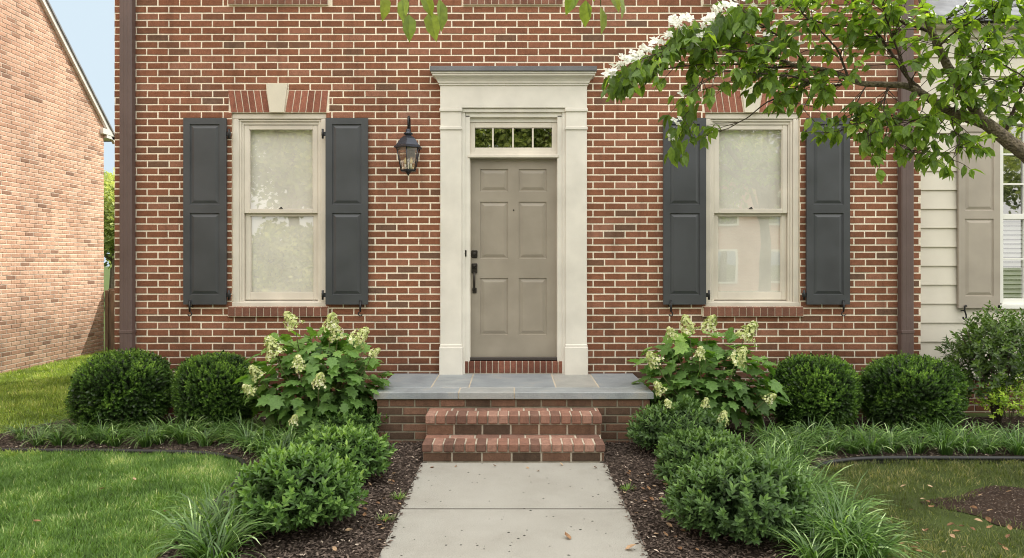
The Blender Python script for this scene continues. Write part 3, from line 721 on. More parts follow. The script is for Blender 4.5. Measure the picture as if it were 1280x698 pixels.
for s in (-1, 1):
    m = MB(); m.lathe([(.002, .0), (.013, .001), (.016, .02), (.013, .04), (.004, .062), (.001, .066)], (s * .03, yc, LZ(205)), 10)
    b_ = m.build('bulb', M['bulb'], lan)
    m = MB(); m.lathe([(.010, -.05), (.010, 0)], (s * .03, yc, LZ(205)), 10); m.build('candle_sleeve', M['white'], b_)

# ------------------------------------------------------------------ STOOP
stoop = empty('front_stoop', (0, 0, 0), 'brick front stoop with bluestone top and two brick steps below the door', 'stoop')
SY = -1.10; SX0, SX1 = X(467, SY), X(817, SY); SZ = .465; ST = .058
bx0, bx1 = X(470.5, SY), X(813, SY); by = SY + .025
m = MB(); mo = MB()
FS = lambda u, v, w: (u, by - w, v)
brick_field(m, bx0, bx1, -.03, SZ - ST - .004, [], FS, vorg=SZ - ST - .006 - 6 * CH, uorg=bx0, rs=9)
brick_field(m, by, -.005, -.03, SZ - ST - .004, [], lambda u, v, w: (bx0 - w, u, v), vorg=SZ - ST - .006 - 6 * CH, uorg=by + .1, rs=10)
brick_field(m, by, -.005, -.03, SZ - ST - .004, [], lambda u, v, w: (bx1 + w, u, v), vorg=SZ - ST - .006 - 6 * CH, uorg=by + .1, rs=12)
mo.box(bx0 + .006, bx1 - .006, by + .006, -.003, -.05, SZ - ST - .001)
b_ = m.build('stoop_base', M['base_brick'], stoop, fix=False); mo.build('mortar_joint', M['base_mortar'], b_)
# bluestones
ys0, ysm, ys1 = SY, SY + .27, -.002; J = .005
def stone(mm_, poly, rnd):
    n = len(poly); top = SZ + random.uniform(-.001, .001); c = Vector((sum(p[0] for p in poly) / n, sum(p[1] for p in poly) / n))
    ins = [(p[0] + (c.x - p[0]) / max(.01, abs(c.x - p[0])) * .004, p[1] + (c.y - p[1]) / max(.01, abs(c.y - p[1])) * .004) for p in poly]
    vs = [(x, y, SZ - ST) for x, y in poly] + [(x, y, top - .005) for x, y in poly] + [(x, y, top) for x, y in ins]
    fs = [tuple(range(n))[::-1], tuple(range(2 * n, 3 * n))]
    for L_ in (0, 1): fs += [(L_ * n + i, L_ * n + (i + 1) % n, (L_ + 1) * n + (i + 1) % n, (L_ + 1) * n + i) for i in range(n)]
    mm_.add(vs, fs, rnd)
m = MB()
bxs = [SX0, SX0 + .49, X(592), X(689), SX1 - .46, SX1]
fxs = [SX0, X(573, SY), X(643, SY), SX1]
for i, (a, b) in enumerate(zip(bxs, bxs[1:])): stone(m, [(a + (J if i else 0), ysm + J), (b - (J if i < 4 else 0), ysm + J), (b - (J if i < 4 else 0), ys1), (a + (J if i else 0), ys1)], [.1, .45, .2, .9, .15][i])
for i, (a, b) in enumerate(zip(fxs, fxs[1:])): stone(m, [(a + (J if i else 0), ys0), (b - (J if i < 2 else 0), ys0), (b - (J if i < 2 else 0), ysm - J), (a + (J if i else 0), ysm - J)], [.3, .7, .5][i])
s_ = m.build('bluestone_top', M['bluestone'], stoop)
m = MB(); m.box(SX0 + .012, SX1 - .012, SY + .006, -.003, SZ - ST + .003, SZ - .003); m.build('top_joint', M['step_mortar'], s_)
# steps
def step(px0, px1, yf, ytop, zt, zn, z0):
    x0, x1 = X(px0, yf), X(px1, yf); m = MB(); rr = random.Random(int(px0)); n = 17
    for i in range(n):
        a = x0 + (x1 - x0) * i / n; b = x0 + (x1 - x0) * (i + 1) / n
        dz = rr.uniform(-.0015, .0015); dy = rr.uniform(-.0015, .0015)
        m.box(a + .005, b - .005, yf + dy, yf + .2, zn + .003, zt + dz, .007, rr.random())
    # rear row of the tread
    x = x0
    while x < x1 - .02:
        m.box(x + .005, min(x + .21, x1) - .005, yf + .212, ytop, zt - .05, zt - .001 + rr.uniform(-.002, .002), .005, rr.random()); x += .215
    k = x0 + .012; yb = yf + .018; kk = 0
    for zz0, zz1 in ([(z0, zn - .008)] if zn - z0 < .12 else [(z0, (z0 + zn) / 2 - .005), ((z0 + zn) / 2 + .005, zn - .008)]):
        x = x0 + .01 - (.1 if kk % 2 else 0)
        while x < x1 - .01:
            a, b = max(x, x0 + .01), min(x + .237, x1 - .01)
            if b - a > .02: m.box(a + .004, b - .004, yb, yb + .08, zz0, zz1, .003, rr.random() * .8, 1)
            x += .245
        kk += 1
    for sd in (0, 1):
        xx = x0 + .01 if sd == 0 else x1 - .01
        y = yf + .1
        while y < ytop: m.box(xx - .002 if sd else xx - .002, xx + .003, y, min(y + .2, ytop), z0, zn - .008, 0, rr.random()); y += .212
    o = m.build('step', [M['step_brick'], M['base_brick']], stoop)
    c = MB(); c.box(x0 + .012, x1 - .012, yf + .024, ytop, z0 - .03, zt - .006)
    c.build('mortar_joint', M['step_mortar'], o); return o
YU = SY - .31; YLo = SY - .62
step(531, 753.5, YU, by - .002, Z(519.5, YU), Z(530.8, YU), Z(555.5, YLo) - .0)
step(526.5, 757.5, YLo, YU + .02, Z(555.5, YLo), Z(566, YLo), .010)

# ------------------------------------------------------------------ GROUND, BEDS, WALK
def struct_sheet(name, pts, z, mat, kind='structure', sub=None):
    m = MB(); m.add([(x, y, z) for x, y in pts], [tuple(range(len(pts)))])
    o = m.build(name, mat, None, fix=False); o['kind'] = kind
    me = o.data
    if me.polygons[0].normal.z < 0: me.flip_normals()
    return o
struct_sheet('ground', [(-150, -150), (150, -150), (150, 200), (-150, 200)], -.012, M['lawn'])
def smooth(pts, n=6):
    P = [Vector(p) for p in pts]; out = []
    for i in range(len(P) - 1):
        p0, p1, p2, p3 = P[max(i - 1, 0)], P[i], P[i + 1], P[min(i + 2, len(P) - 1)]
        for k in range(n):
            t = k / n
            out.append(.5 * ((2 * p1) + (-p0 + p2) * t + (2 * p0 - 5 * p1 + 4 * p2 - p3) * t * t + (-p0 + 3 * p1 - 3 * p2 + p3) * t ** 3))
    out.append(P[-1]); return out
edgeL = smooth([(-4.95, -1.36, 0), (-4.3, -1.45, 0), (-3.4, -1.47, 0), (-2.75, -1.52, 0), (-2.4, -1.62, 0), (-2.18, -1.80, 0), (-2.06, -2.15, 0), (-2.0, -2.7, 0), (-1.98, -3.3, 0), (-1.95, -4.2, 0)])
edgeR = smooth([(6.5, -1.66, 0), (5.0, -1.69, 0), (4.2, -1.70, 0), (3.1, -1.69, 0), (2.7, -1.76, 0), (2.42, -1.92, 0), (2.24, -2.2, 0), (2.14, -2.7, 0), (2.08, -3.3, 0), (2.02, -4.2, 0)])
bedL = [(-.70, -.003 + -.0), (HL, .0), (-4.62, -.15), (-4.9, -.8), *[(p.x, p.y) for p in edgeL], (-.70, -4.2)]
bedR = [(.72, -.003), (6.6, -.003), *[(p.x, p.y) for p in edgeR], (.72, -4.2)]
struct_sheet('mulch_bed', bedL, .004, M['mulch']); struct_sheet('mulch_bed', bedR, .004, M['mulch'])
soil = [(3.55 + (.62 + .12 * math.sin(3 * t) + .07 * math.sin(7 * t + 1)) * math.cos(t), -2.85 + (.50 + .07 * math.sin(4 * t + 2)) * math.sin(t)) for t in [i * math.pi / 24 for i in range(48)]]
struct_sheet('soil_patch', soil, -.006, M['soil'])
# walk slabs
m = MB(); wy = YLo - .003
for i, (a, b) in enumerate([(wy, gnd(640, 637.5).y), (gnd(640, 637.5).y, -3.75), (-3.75, -5.2), (-5.2, -6.6), (-6.6, -8.0)]):
    x0, x1 = -.745, .768
    m.box(x0, x1, b + .008, a - .008, -.1, .0, .004)
o = m.build('walkway', M['concrete'], None); o['kind'] = 'structure'; o.location.z = .008
m = MB(); m.box(-.742, .765, -8, wy, -.1, -.0025); o = m.build('walkway_joint', M['mulch'], None); o['kind'] = 'structure'; o.location.z = .008
struct_sheet('pavement', [(-60, -9.6), (60, -9.6), (60, -8.01), (-60, -8.01)], .006, M['concrete'])
struct_sheet('road', [(-80, -17), (80, -17), (80, -10), (-80, -10)], -.006, M['asphalt'])
# edging
def edging(name, pts, label):
    m = MB(); P = pts
    for sgn, (r, z) in enumerate([(.018, .034)]): m.tube([(p.x, p.y, z) for p in P], r, 8)
    vs = []; 
    for p in P: vs += [(p.x, p.y, -.01), (p.x, p.y, .03)]
    fs = [(2 * i, 2 * i + 2, 2 * i + 3, 2 * i + 1) for i in range(len(P) - 1)]
    m.add(vs, fs); o = m.build(name, M['edging'], None, fix=False); tag(o, label, 'edging'); return o
edging('lawn_edging', edgeL[:44], 'black plastic edging curving between left lawn and mulch')
edging('lawn_edging', edgeR[:42], 'black plastic edging curving around the right lawn')

def in_poly(x, y, poly):
    inside = np.zeros(len(x), bool); n = len(poly)
    for i in range(n):
        x0, y0 = poly[i][:2]; x1, y1 = poly[(i + 1) % n][:2]
        if y0 == y1: continue
        c = ((y0 > y) != (y1 > y)) & (x < (x1 - x0) * (y - y0) / (y1 - y0) + x0)
        inside ^= c
    return inside
def vnoise(x, y, s, seed=0):
    r = np.random.default_rng(seed); ph = r.uniform(0, 6.28, (8, 3)); v = np.zeros_like(x)
    for i in range(8):
        a = ph[i, 0]; f = s * (1 + i * .45)
        v += np.sin((x * np.cos(a) + y * np.sin(a)) * f + ph[i, 1]) * np.cos((x * np.sin(a) - y * np.cos(a)) * f * .8 + ph[i, 2])
    return v / 3.0

# ------------------------------------------------------------------ leaf machinery
def frame(Y, Zn):
    Y = Y / (np.linalg.norm(Y, axis=1, keepdims=True) + 1e-9)
    Zn = Zn - Y * (Zn * Y).sum(1, keepdims=True); Zn = Zn / (np.linalg.norm(Zn, axis=1, keepdims=True) + 1e-9)
    return np.cross(Y, Zn), Y, Zn
def scatter(tv, tf, P, Y, Zn, S, rnd):
    Xa, Ya, Za = frame(Y, Zn); S = S[:, None, None]
    V = P[:, None, :] + S * (tv[None, :, 0:1] * Xa[:, None, :] + tv[None, :, 1:2] * Ya[:, None, :] + tv[None, :, 2:3] * Za[:, None, :])
    k = len(tv); T = tf[None] + (np.arange(len(P)) * k)[:, None, None]
    return V.reshape(-1, 3), T.reshape(-1, 3), np.repeat(rnd, k)
def leaf_small(w=.5): return np.array([(0, 0, 0), (w / 2, .45, .06), (0, 1, 0), (-w / 2, .45, .06)], float), np.array([(0, 1, 2), (0, 2, 3)])
def leaf_big(w=.5, fold=.08, droop=.18):
    v = [(0, 0, 0), (0, .33, .0), (0, .7, -droop * .4), (0, 1, -droop), (w * .46, .28, fold), (w * .42, .62, fold - droop * .3), (-w * .46, .28, fold), (-w * .42, .62, fold - droop * .3)]
    t = [(0, 4, 1), (0, 1, 6), (1, 5, 2), (1, 4, 5), (1, 7, 6), (1, 2, 7), (2, 5, 3), (2, 3, 7)]
    return np.array(v, float), np.array(t)
def leaf_lobed():
    half = [(0.0, 0), (.16, .04), (.34, .16), (.26, .28), (.50, .42), (.32, .52), (.36, .72), (.16, .74), (0, 1.0)]
    v = [(0, 0, 0), (0, .35, -.02), (0, .65, -.07), (0, 1, -.2)]
    rt = [(x, y, .05 - .22 * y * y - .05 * x) for x, y in half[1:-1]]
    v += rt + [(-x, y, z) for x, y, z in rt]; n = len(rt); a = 4; b = 4 + n; t = []
    sp = [0, 0, 1, 1, 1, 2, 2, 3]   # spine vertex per rim vertex
    rim = [0] + [a + i for i in range(n)] + [3]; riml = [0] + [b + i for i in range(n)] + [3]
    anc = [1, 1, 1, 1, 2, 2, 2, 3]
    for r_, flip in ((rim, 0), (riml, 1)):
        for i in range(len(r_) - 1):
            s = anc[i]
            tri = (s, r_[i], r_[i + 1]) if not flip else (s, r_[i + 1], r_[i])
            if len(set(tri)) == 3: t.append(tri)
        q = (1, r_[4], 2) if not flip else (1, 2, r_[4]); t.append(q)
        q = (2, r_[7], 3) if not flip else (2, 3, r_[7]); t.append(q)
    return np.array(v, float), np.array(t)
def norm(a): return a / (np.linalg.norm(a, axis=1, keepdims=True) + 1e-9)
def sprigs(P, D, L, m, size, r, tilt=(75, 25), tmpl=None, rbias=0.0, base=.15, rnd0=None, tipb=.25):
    """m leaves spiralled round each sprig"""
    n = len(P); D = norm(D); A = norm(np.cross(D, r.normal(size=(n, 3)))); B = np.cross(D, A)
    Ps = []; Ys = []; Zs = []; Ss = []; Rs = []
    if rnd0 is None: rnd0 = r.uniform(.15, .7, n)
    for j in range(m):
        t = base + (1 - base) * j / max(1, m - 1)
        an = 2.4 * j + r.uniform(0, .5, n); al = np.radians(tilt[0] + (tilt[1] - tilt[0]) * t + r.uniform(-10, 10, n))
        rad = A * np.cos(an)[:, None] + B * np.sin(an)[:, None]
        Y = D * np.cos(al)[:, None] + rad * np.sin(al)[:, None]
        Ps.append(P + D * (L * t)[:, None]); Ys.append(Y); Zs.append(D - rad * .3 + r.normal(size=(n, 3)) * .12)
        Ss.append(size * r.uniform(.75, 1.2, n) * (1 - .25 * abs(t - .5)))
        Rs.append(np.clip(rnd0 + tipb * (t - .5) + r.uniform(-.12, .12, n) + rbias, 0, 1))
    tv, tf = tmpl if tmpl else leaf_small()
    return scatter(tv, tf, np.concatenate(Ps), np.concatenate(Ys), np.concatenate(Zs), np.concatenate(Ss), np.concatenate(Rs))
def join(parts):
    V = []; T = []; Rn = []; o = 0
    for v, t, r in parts: V.append(v); T.append(t + o); Rn.append(r); o += len(v)
    return np.concatenate(V), np.concatenate(T), np.concatenate(Rn)
def blob_dirs(n, r, zmin=-1.0):
    d = norm(r.normal(size=(int(n * 2.2) + 10, 3))); d = d[d[:, 2] > zmin][:n]; return d
def lump(d, seed, f=3.0, amp=.08):
    r = np.random.default_rng(seed); v = np.zeros(len(d))
    for i in range(7):
        k = norm(r.normal(size=(1, 3)))[0] * f * (1 + .4 * i); v += np.sin(d @ k + r.uniform(0, 6.28)) / (1 + .35 * i)
    return 1 + amp * v / 2
def core_mesh(rx, ry, rz, seed, zc):
    d = blob_dirs(0, rng) if False else None
    import bmesh
    bm = bmesh.new(); bmesh.ops.create_icosphere(bm, subdivisions=3, radius=1)
    V = np.array([v.co[:] for v in bm.verts]); T = np.array([[v.index for v in f.verts] for f in bm.faces]); bm.free()
    l = lump(V, seed); V = V * l[:, None] * np.array([rx, ry, rz]) + np.array([0, 0, zc]); V[:, 2] = np.maximum(V[:, 2], .01)
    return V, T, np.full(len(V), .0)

# ------------------------------------------------------------------ boxwoods
def boxwood_mesh(seed, rx, rz):
    r = np.random.default_rng(seed); n = 4600
    d = blob_dirs(n, r, -.75)
    # rounded-cube-ish clipped globe
    q = (np.abs(d) ** 2.5).sum(1) ** (-1 / 2.5); rad = q * .96 * lump(d, seed, 4, .06)
    depth = (1 - r.random(len(d)) ** 2 * .13) * (1 + (r.random(len(d)) < .04) * r.uniform(.02, .08, len(d)))
    P = d * (rad * depth)[:, None] * np.array([rx, rx, rz]) + np.array([0, 0, rz])
    P[:, 2] = np.maximum(P[:, 2], .02)
    D = d * np.array([1 / rx, 1 / rx, 1 / rz]) * .45; D = norm(D) + np.array([0, 0, .35]) + r.normal(size=P.shape) * .28
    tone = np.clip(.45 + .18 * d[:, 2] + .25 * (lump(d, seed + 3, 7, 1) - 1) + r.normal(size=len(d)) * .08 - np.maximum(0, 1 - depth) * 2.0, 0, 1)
    L = r.uniform(.035, .07, len(d))
    a = sprigs(P - norm(D) * .03, D, L, 11, .022, r, (72, 25), leaf_small(.6), rnd0=tone - .12, tipb=.5)
    d2 = blob_dirs(1700, r, -.8); q2 = (np.abs(d2) ** 2.5).sum(1) ** (-1 / 2.5)
    P2 = d2 * (q2 * r.uniform(.62, .84, len(d2)))[:, None] * np.array([rx, rx, rz]) + np.array([0, 0, rz]); P2[:, 2] = np.maximum(P2[:, 2], .02)
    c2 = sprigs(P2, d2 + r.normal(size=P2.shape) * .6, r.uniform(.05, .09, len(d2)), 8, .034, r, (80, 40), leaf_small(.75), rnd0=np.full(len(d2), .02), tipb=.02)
    b = core_mesh(rx * .52, rx * .52, rz * .52, seed, rz)
    return np_mesh('foliage', *join([a, b, c2]))
bw = [boxwood_mesh(21, .445, .36), boxwood_mesh(33, .415, .35)]
def stem_mesh(h, n, spread, seed, r0=.012):
    rr = random.Random(seed); m = MB()
    for i in range(n):
        a = rr.uniform(0, 6.28); s = spread * rr.uniform(.3, 1)
        p = [(.02 * math.cos(a), .02 * math.sin(a), 0)]
        for k in range(1, 5): p.append((s * (k / 4) ** 1.2 * math.cos(a) + rr.uniform(-.01, .01), s * (k / 4) ** 1.2 * math.sin(a) + rr.uniform(-.01, .01), h * k / 4 * rr.uniform(.9, 1)))
        m.tube(p, [r0, r0 * .8, r0 * .6, r0 * .45, r0 * .3], 6)
    return m.mesh('stem')
bstem = stem_mesh(.5, 7, .25, 3)
GB = 'clipped boxwood balls along the house front'
for (px, pyt, pyb, y, mi, rz, lab, sc) in [
    (153, 437, 530, -.55, 0, .4, 'clipped boxwood ball at far left in front of the left downspout', 1.0),
    (269, 440, 527, -.5, 1, 2.1, 'clipped boxwood ball below the leftmost charcoal shutter', .93),
    (1016.5, 443, 530, -.55, 1, 4.0, 'clipped boxwood ball below the rightmost charcoal shutter', 1.0),
    (1138.5, 443, 532, -.6, 0, 5.3, 'clipped boxwood ball in front of the right downspout', .99)]:
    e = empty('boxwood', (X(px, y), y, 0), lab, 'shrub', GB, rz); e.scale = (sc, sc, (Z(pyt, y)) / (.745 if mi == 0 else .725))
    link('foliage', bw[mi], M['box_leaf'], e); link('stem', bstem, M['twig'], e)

# ------------------------------------------------------------------ low glossy evergreen shrubs
def holly_mesh(seed, rx, ry, h, n=620, size=.042, lm=None, m=11, f=3.5, amp=.12, up=.8):
    r = np.random.default_rng(seed)
    d = blob_dirs(n, r, -.35)
    rad = lump(d, seed, f, amp); depth = 1 - r.random(len(d)) ** 1.6 * .35
    P = d * (rad * depth)[:, None] * np.array([rx, ry, h * .56]) + np.array([0, 0, h * .42])
    P[:, 2] = np.maximum(P[:, 2], .03)
    D = norm(d) + np.array([0, 0, up]) + r.normal(size=P.shape) * .3
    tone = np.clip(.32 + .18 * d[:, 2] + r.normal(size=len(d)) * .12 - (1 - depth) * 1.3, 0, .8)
    L = r.uniform(.05, .11, len(d))
    a = sprigs(P - norm(D) * .04, D, L, m, size, r, (80, 30), lm or leaf_big(.42, .05, .06), rnd0=tone, tipb=.45)
    # inner darker leaves
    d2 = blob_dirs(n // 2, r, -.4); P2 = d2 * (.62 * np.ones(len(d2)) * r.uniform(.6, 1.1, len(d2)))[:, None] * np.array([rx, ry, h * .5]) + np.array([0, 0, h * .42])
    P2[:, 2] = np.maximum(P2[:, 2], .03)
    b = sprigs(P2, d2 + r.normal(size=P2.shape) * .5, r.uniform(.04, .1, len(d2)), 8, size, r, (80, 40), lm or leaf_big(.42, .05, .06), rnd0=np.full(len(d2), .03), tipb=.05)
    return np_mesh('foliage', *join([a, b]))
def shrub(name, px, pbase, pytop, wpx, yoff, seed, mat, label, group, n=560, size=.050, ry=.85, **kw):
    g0 = gnd(px, pbase); y = g0.y + yoff; x = X(px, y); h = Z(pytop, y); rx = wpx / 2 * (CAMD + y) / F
    e = empty(name, (x, y, 0), label, 'shrub', group)
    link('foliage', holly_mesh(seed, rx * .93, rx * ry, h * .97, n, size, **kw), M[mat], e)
    link('stem', stem_mesh(h * .8, 9, rx * .7, seed, .009), M['twig'], e)
    return e
GS = 'low glossy shrubs either side of the walk'
shrub('evergreen_shrub', 433, 556, 505, 112, .15, 41, 'holly_leaf', 'low glossy shrub nearest the stoop on the left of the walk', GS, 480)
shrub('evergreen_shrub', 424, 612, 538, 128, .2, 42, 'holly_leaf', 'middle low glossy shrub in the left row beside the walk', GS, 560)
shrub('evergreen_shrub', 372, 682, 566, 158, .24, 43, 'holly_leaf', 'largest low glossy shrub nearest the viewer left of the walk', GS, 620)
shrub('evergreen_shrub', 846, 574, 508, 122, .2, 44, 'holly_dark', 'low glossy shrub nearest the stoop on the right of the walk', GS, 480)
shrub('evergreen_shrub', 880, 620, 543, 118, .2, 45, 'holly_dark', 'middle low glossy shrub in the right row beside the walk', GS, 520)
shrub('evergreen_shrub', 922, 690, 573, 172, .26, 46, 'holly_dark', 'largest dark glossy shrub nearest the viewer right of the walk', GS, 680)
# tall bush at the right edge
e = empty('laurel_bush', (X(1248, -.45), -.45, 0), 'tall open leafy bush at the right edge below the taupe shutter', 'shrub')
r = np.random.default_rng(5); nL = 950
d = blob_dirs(nL, r, -.6); P = d * (lump(d, 8, 4, .22) * (1 - r.random(nL) * .45))[:, None] * np.array([.50, .42, .46]) + np.array([0.05, 0, .64])
V = sprigs(P, norm(d) + np.array([0, 0, .6]) + r.normal(size=P.shape) * .4, r.uniform(.06, .13, nL), 8, .055, r, (80, 35), leaf_big(.42, .05, .1), rnd0=np.clip(.35 + .2 * d[:, 2] + r.normal(size=nL) * .15, 0, .8))
link('foliage', np_mesh('foliage', *V), M['laurel_leaf'], e); link('stem', stem_mesh(.95, 12, .38, 77, .013), M['twig'], e)
e = empty('lime_shrub', (X(1262, -.8), -.8, 0), 'small yellow green shrub in front of the tall bush at the right edge', 'shrub')
d = blob_dirs(200, r, -.5); P = d * (lump(d, 8, 4, .22) * (1 - r.random(200) * .5))[:, None] * np.array([.2, .2, .25]) + np.array([0, 0, .30])
V = sprigs(P, norm(d) + np.array([0, 0, .8]) + r.normal(size=P.shape) * .4, r.uniform(.05, .1, 200), 7, .035, r, (80, 35), leaf_big(.4, .05, .1), rnd0=r.uniform(0, .7, 200))
link('foliage', np_mesh('foliage', *V), M['nandina_leaf'], e); link('stem', stem_mesh(.4, 7, .15, 78, .007), M['twig'], e)

# ------------------------------------------------------------------ oakleaf hydrangeas
def panicle_mesh(seed):
    r = np.random.default_rng(seed); n = 210
    t = r.random(n) ** .85; an = r.uniform(0, 6.28, n); rad = (.058 * (1 - t) ** .7 + .014) * (1 + .28 * np.sin(an * 3 + seed + t * 9)) * r.uniform(.75, 1.15, n)
    P = np.stack([rad * np.cos(an), rad * np.sin(an), t * .165], 1); Dn = norm(np.stack([np.cos(an), np.sin(an), .4 + .5 * t], 1) + r.normal(size=(n, 3)) * .25)
    # four petal floret
    tv = []; tf = []
    for k in range(4):
        c, s = math.cos(k * math.pi / 2), math.sin(k * math.pi / 2); b = len(tv)
        for (x, y, z) in [(0, 0, 0), (.38, .45, .08), (0, 1, .0), (-.38, .45, .08)]: tv.append((x * c - y * s, x * s + y * c, z))
        tf += [(b, b + 1, b + 2), (b, b + 2, b + 3)]
    Yv = np.cross(Dn, r.normal(size=(n, 3)))
    return np_mesh('flower_head', *scatter(np.array(tv), np.array(tf), P, Yv, Dn, r.uniform(.012, .021, n), r.random(n)))
pan = [panicle_mesh(i) for i in range(4)]
def hydrangea(label, px, pbase, y, rx, h, flowers, seed, n=300):
    x = X(px, y); e = empty('hydrangea', (x, y, 0), label, 'shrub', 'oakleaf hydrangeas flanking the stoop')
    r = np.random.default_rng(seed); tmpl = leaf_lobed()
    d = blob_dirs(n, r, -.8); rad = lump(d, seed, 3, .13) * (1 - r.random(len(d)) ** 1.3 * .5)
    P = d * rad[:, None] * np.array([rx, rx * .75, h * .5]) + np.array([0, 0, h * .46]); P[:, 2] = np.maximum(P[:, 2], .06)
    Y = d * np.array([1, 1, .4]) + r.normal(size=P.shape) * .35; Y[:, 2] -= .28
    Zn = np.tile(np.array([0, 0, 1.0]), (len(P), 1)) + d * .75 + r.normal(size=P.shape) * .3
    S = r.uniform(.10, .18, len(P)); P0 = P - norm(Y) * (S * .5)[:, None]
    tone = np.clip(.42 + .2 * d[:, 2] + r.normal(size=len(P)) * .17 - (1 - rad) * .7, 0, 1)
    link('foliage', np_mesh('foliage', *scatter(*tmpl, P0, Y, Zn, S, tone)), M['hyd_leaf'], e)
    st = MB(); rr = random.Random(seed)
    for k, (fx, fy, sc, lean) in enumerate(flowers):
        dy = rr.uniform(-.42, -.28) * rx if fy < 425 else -(.34 + .24 * min(1, (fy - 425) / 50)) * (1 if abs(fx - px) < 60 else .7)
        yy = y + (-.62 * rx if fy > Z(0) and False else dy)
        c = at(fx, fy, yy); loc = c - Vector((x, y, 0))
        f = link('flower_head', pan[k % 4], M['floret'], e); f.location = loc - Vector((math.sin(lean) * .09, 0, math.cos(lean) * .09)) * sc
        f.rotation_euler = (R(-12 + rr.uniform(-18, 10)) * -1 * -1, lean, rr.uniform(0, 6)); f.rotation_mode = 'ZYX' if False else 'XYZ'
        f.rotation_euler = (R(rr.uniform(0, 20)), lean, 0); f.scale = (sc, sc, sc)
        q = f.location
        st.tube([(q.x * .1, q.y * .1, .0), (q.x * .5, q.y * .5, q.z * .5), (q.x * .9, q.y * .9, q.z * .85), (q.x, q.y, q.z), (q.x + math.sin(lean) * .1 * sc, q.y, q.z + .1 * sc * math.cos(lean))], [.009, .007, .005, .003, .002], 6)
    for k in range(14):
        a = rr.uniform(0, 6.28); s = rr.uniform(.4, .9)
        st.tube([(.03 * math.cos(a), .03 * math.sin(a), 0), (rx * s * .5 * math.cos(a), rx * s * .4 * math.sin(a), h * .4), (rx * s * math.cos(a), rx * s * .7 * math.sin(a), h * .75)], [.009, .006, .003], 6)
    o = link('stem', st.mesh('stem'), M['stem'], e)
hydrangea('oakleaf hydrangea with cream flower cones left of the stoop', 398, 532, -.82, .67, 1.06,
    [(363, 399, 1, -.55), (415, 401, 1.0, .15), (340, 432, 1.15, -.45), (374, 452, .85, 0), (452, 419, 1.1, .75), (400, 474, .8, .2), (319, 463, .8, -.6), (311, 486, .75, -.9), (470, 440, .6, .9), (368, 524, .55, .3), (420, 412, .9, -.2)], 61, 620)
hydrangea('oakleaf hydrangea with cream flower cones right of the stoop', 884, 540, -.82, .66, 1.02,
    [(858, 404, 1.0, -.3), (888, 403, 1.0, .35), (937, 413, 1.15, .6), (875, 440, .7, .1), (925, 443, 1.0, .5), (815, 448, .9, -.7), (822, 483, .7, -.6), (838, 415, .7, -.5), (904, 521, .7, .2), (963, 497, .7, 1.0), (882, 502, .5, .1), (835, 505, .6, -.4)], 62, 620)

# ------------------------------------------------------------------ liriope clumps
def ribbons(P, A, L, W, curl, rnd, r, seg=5, lift=None, tipg=.12):
    """arching strap leaves: base P, azimuth A, length L, width W"""
    n = len(P); t = np.linspace(0, 1, seg + 1)[None]
    el0 = (lift if lift is not None else r.uniform(R(55), R(85), n))[:, None]
    el = el0 - curl[:, None] * t ** 1.3
    ds_ = (L / seg)[:, None]
    hx = np.cumsum(np.cos(el) * ds_, 1) - np.cos(el) * ds_; hz = np.cumsum(np.sin(el) * ds_, 1) - np.sin(el) * ds_
    ca, sa = np.cos(A)[:, None], np.sin(A)[:, None]
    wob = r.uniform(-.05, .05, n)[:, None] * t * L[:, None]
    cx = P[:, 0:1] + hx * ca - wob * sa; cy = P[:, 1:2] + hx * sa + wob * ca; cz = np.maximum(P[:, 2:3] + hz, .008)
    w = W[:, None] * np.sqrt(np.maximum(0, 1 - t ** 2.5)) * .5 + .0003
    tw = r.uniform(-.5, .5, n)[:, None]
    Lx = cx - sa * w; Ly = cy + ca * w; Rx_ = cx + sa * w; Ry_ = cy - ca * w
    V = np.stack([np.stack([Lx, Ly, cz + tw * w], 2), np.stack([Rx_, Ry_, cz - tw * w], 2)], 2).reshape(-1, 3)
    base = (np.arange(n) * (seg + 1) * 2)[:, None]; k = np.arange(seg)[None] * 2
    a = base + k; T = np.stack([np.stack([a, a + 1, a + 3], 2), np.stack([a, a + 3, a + 2], 2)], 2).reshape(-1, 3)
    return V, T, np.clip(np.repeat(rnd, (seg + 1) * 2) + np.tile(np.repeat(np.linspace(-tipg, tipg * .8, seg + 1), 2), n), 0, 1)
def liriope_mesh(seed, n=90, L=(.24, .46)):
    r = np.random.default_rng(seed); A = r.uniform(0, 6.28, n); q = r.uniform(0, .07, n)
    P = np.stack([q * np.cos(A), q * np.sin(A), np.zeros(n)], 1); A = A + r.normal(size=n) * .5
    return np_mesh('grassy_clump', *ribbons(P, A, r.uniform(*L, n), r.uniform(.006, .0115, n), r.uniform(R(60), R(150), n), np.clip(r.normal(.48, .22, n) + (r.random(n) < .08) * .35, 0, 1) - .08, r, 6, None, .26))
lir = [liriope_mesh(100 + i) for i in range(4)]
def clump(x, y, sc, label, group, k):
    o = link('liriope_clump', lir[k % 4], M['lir_leaf']); o.location = (x, y, .005); o.rotation_euler = (0, 0, random.uniform(0, 6.28)); o.scale = (sc, sc, sc * random.uniform(.85, 1.05))
    tag(o, label, 'liriope', group)
rr = random.Random(8); k = 0
def row(pxs, py0, py1, sc, label, group, rows=2):
    global k
    for j in range(rows):
        for px in pxs:
            g0 = gnd(px + rr.uniform(-7, 7) + j * 9, py0 + (py1 - py0) * (j / max(1, rows - 1)) + rr.uniform(-2.5, 2.5))
            clump(g0.x, g0.y, sc * rr.uniform(.88, 1.12), label, group, k); k += 1
row(range(32, 345, 27), 549, 558, .72, 'arching dark green liriope clump in the row edging the left bed', 'liriope clumps edging the left bed')
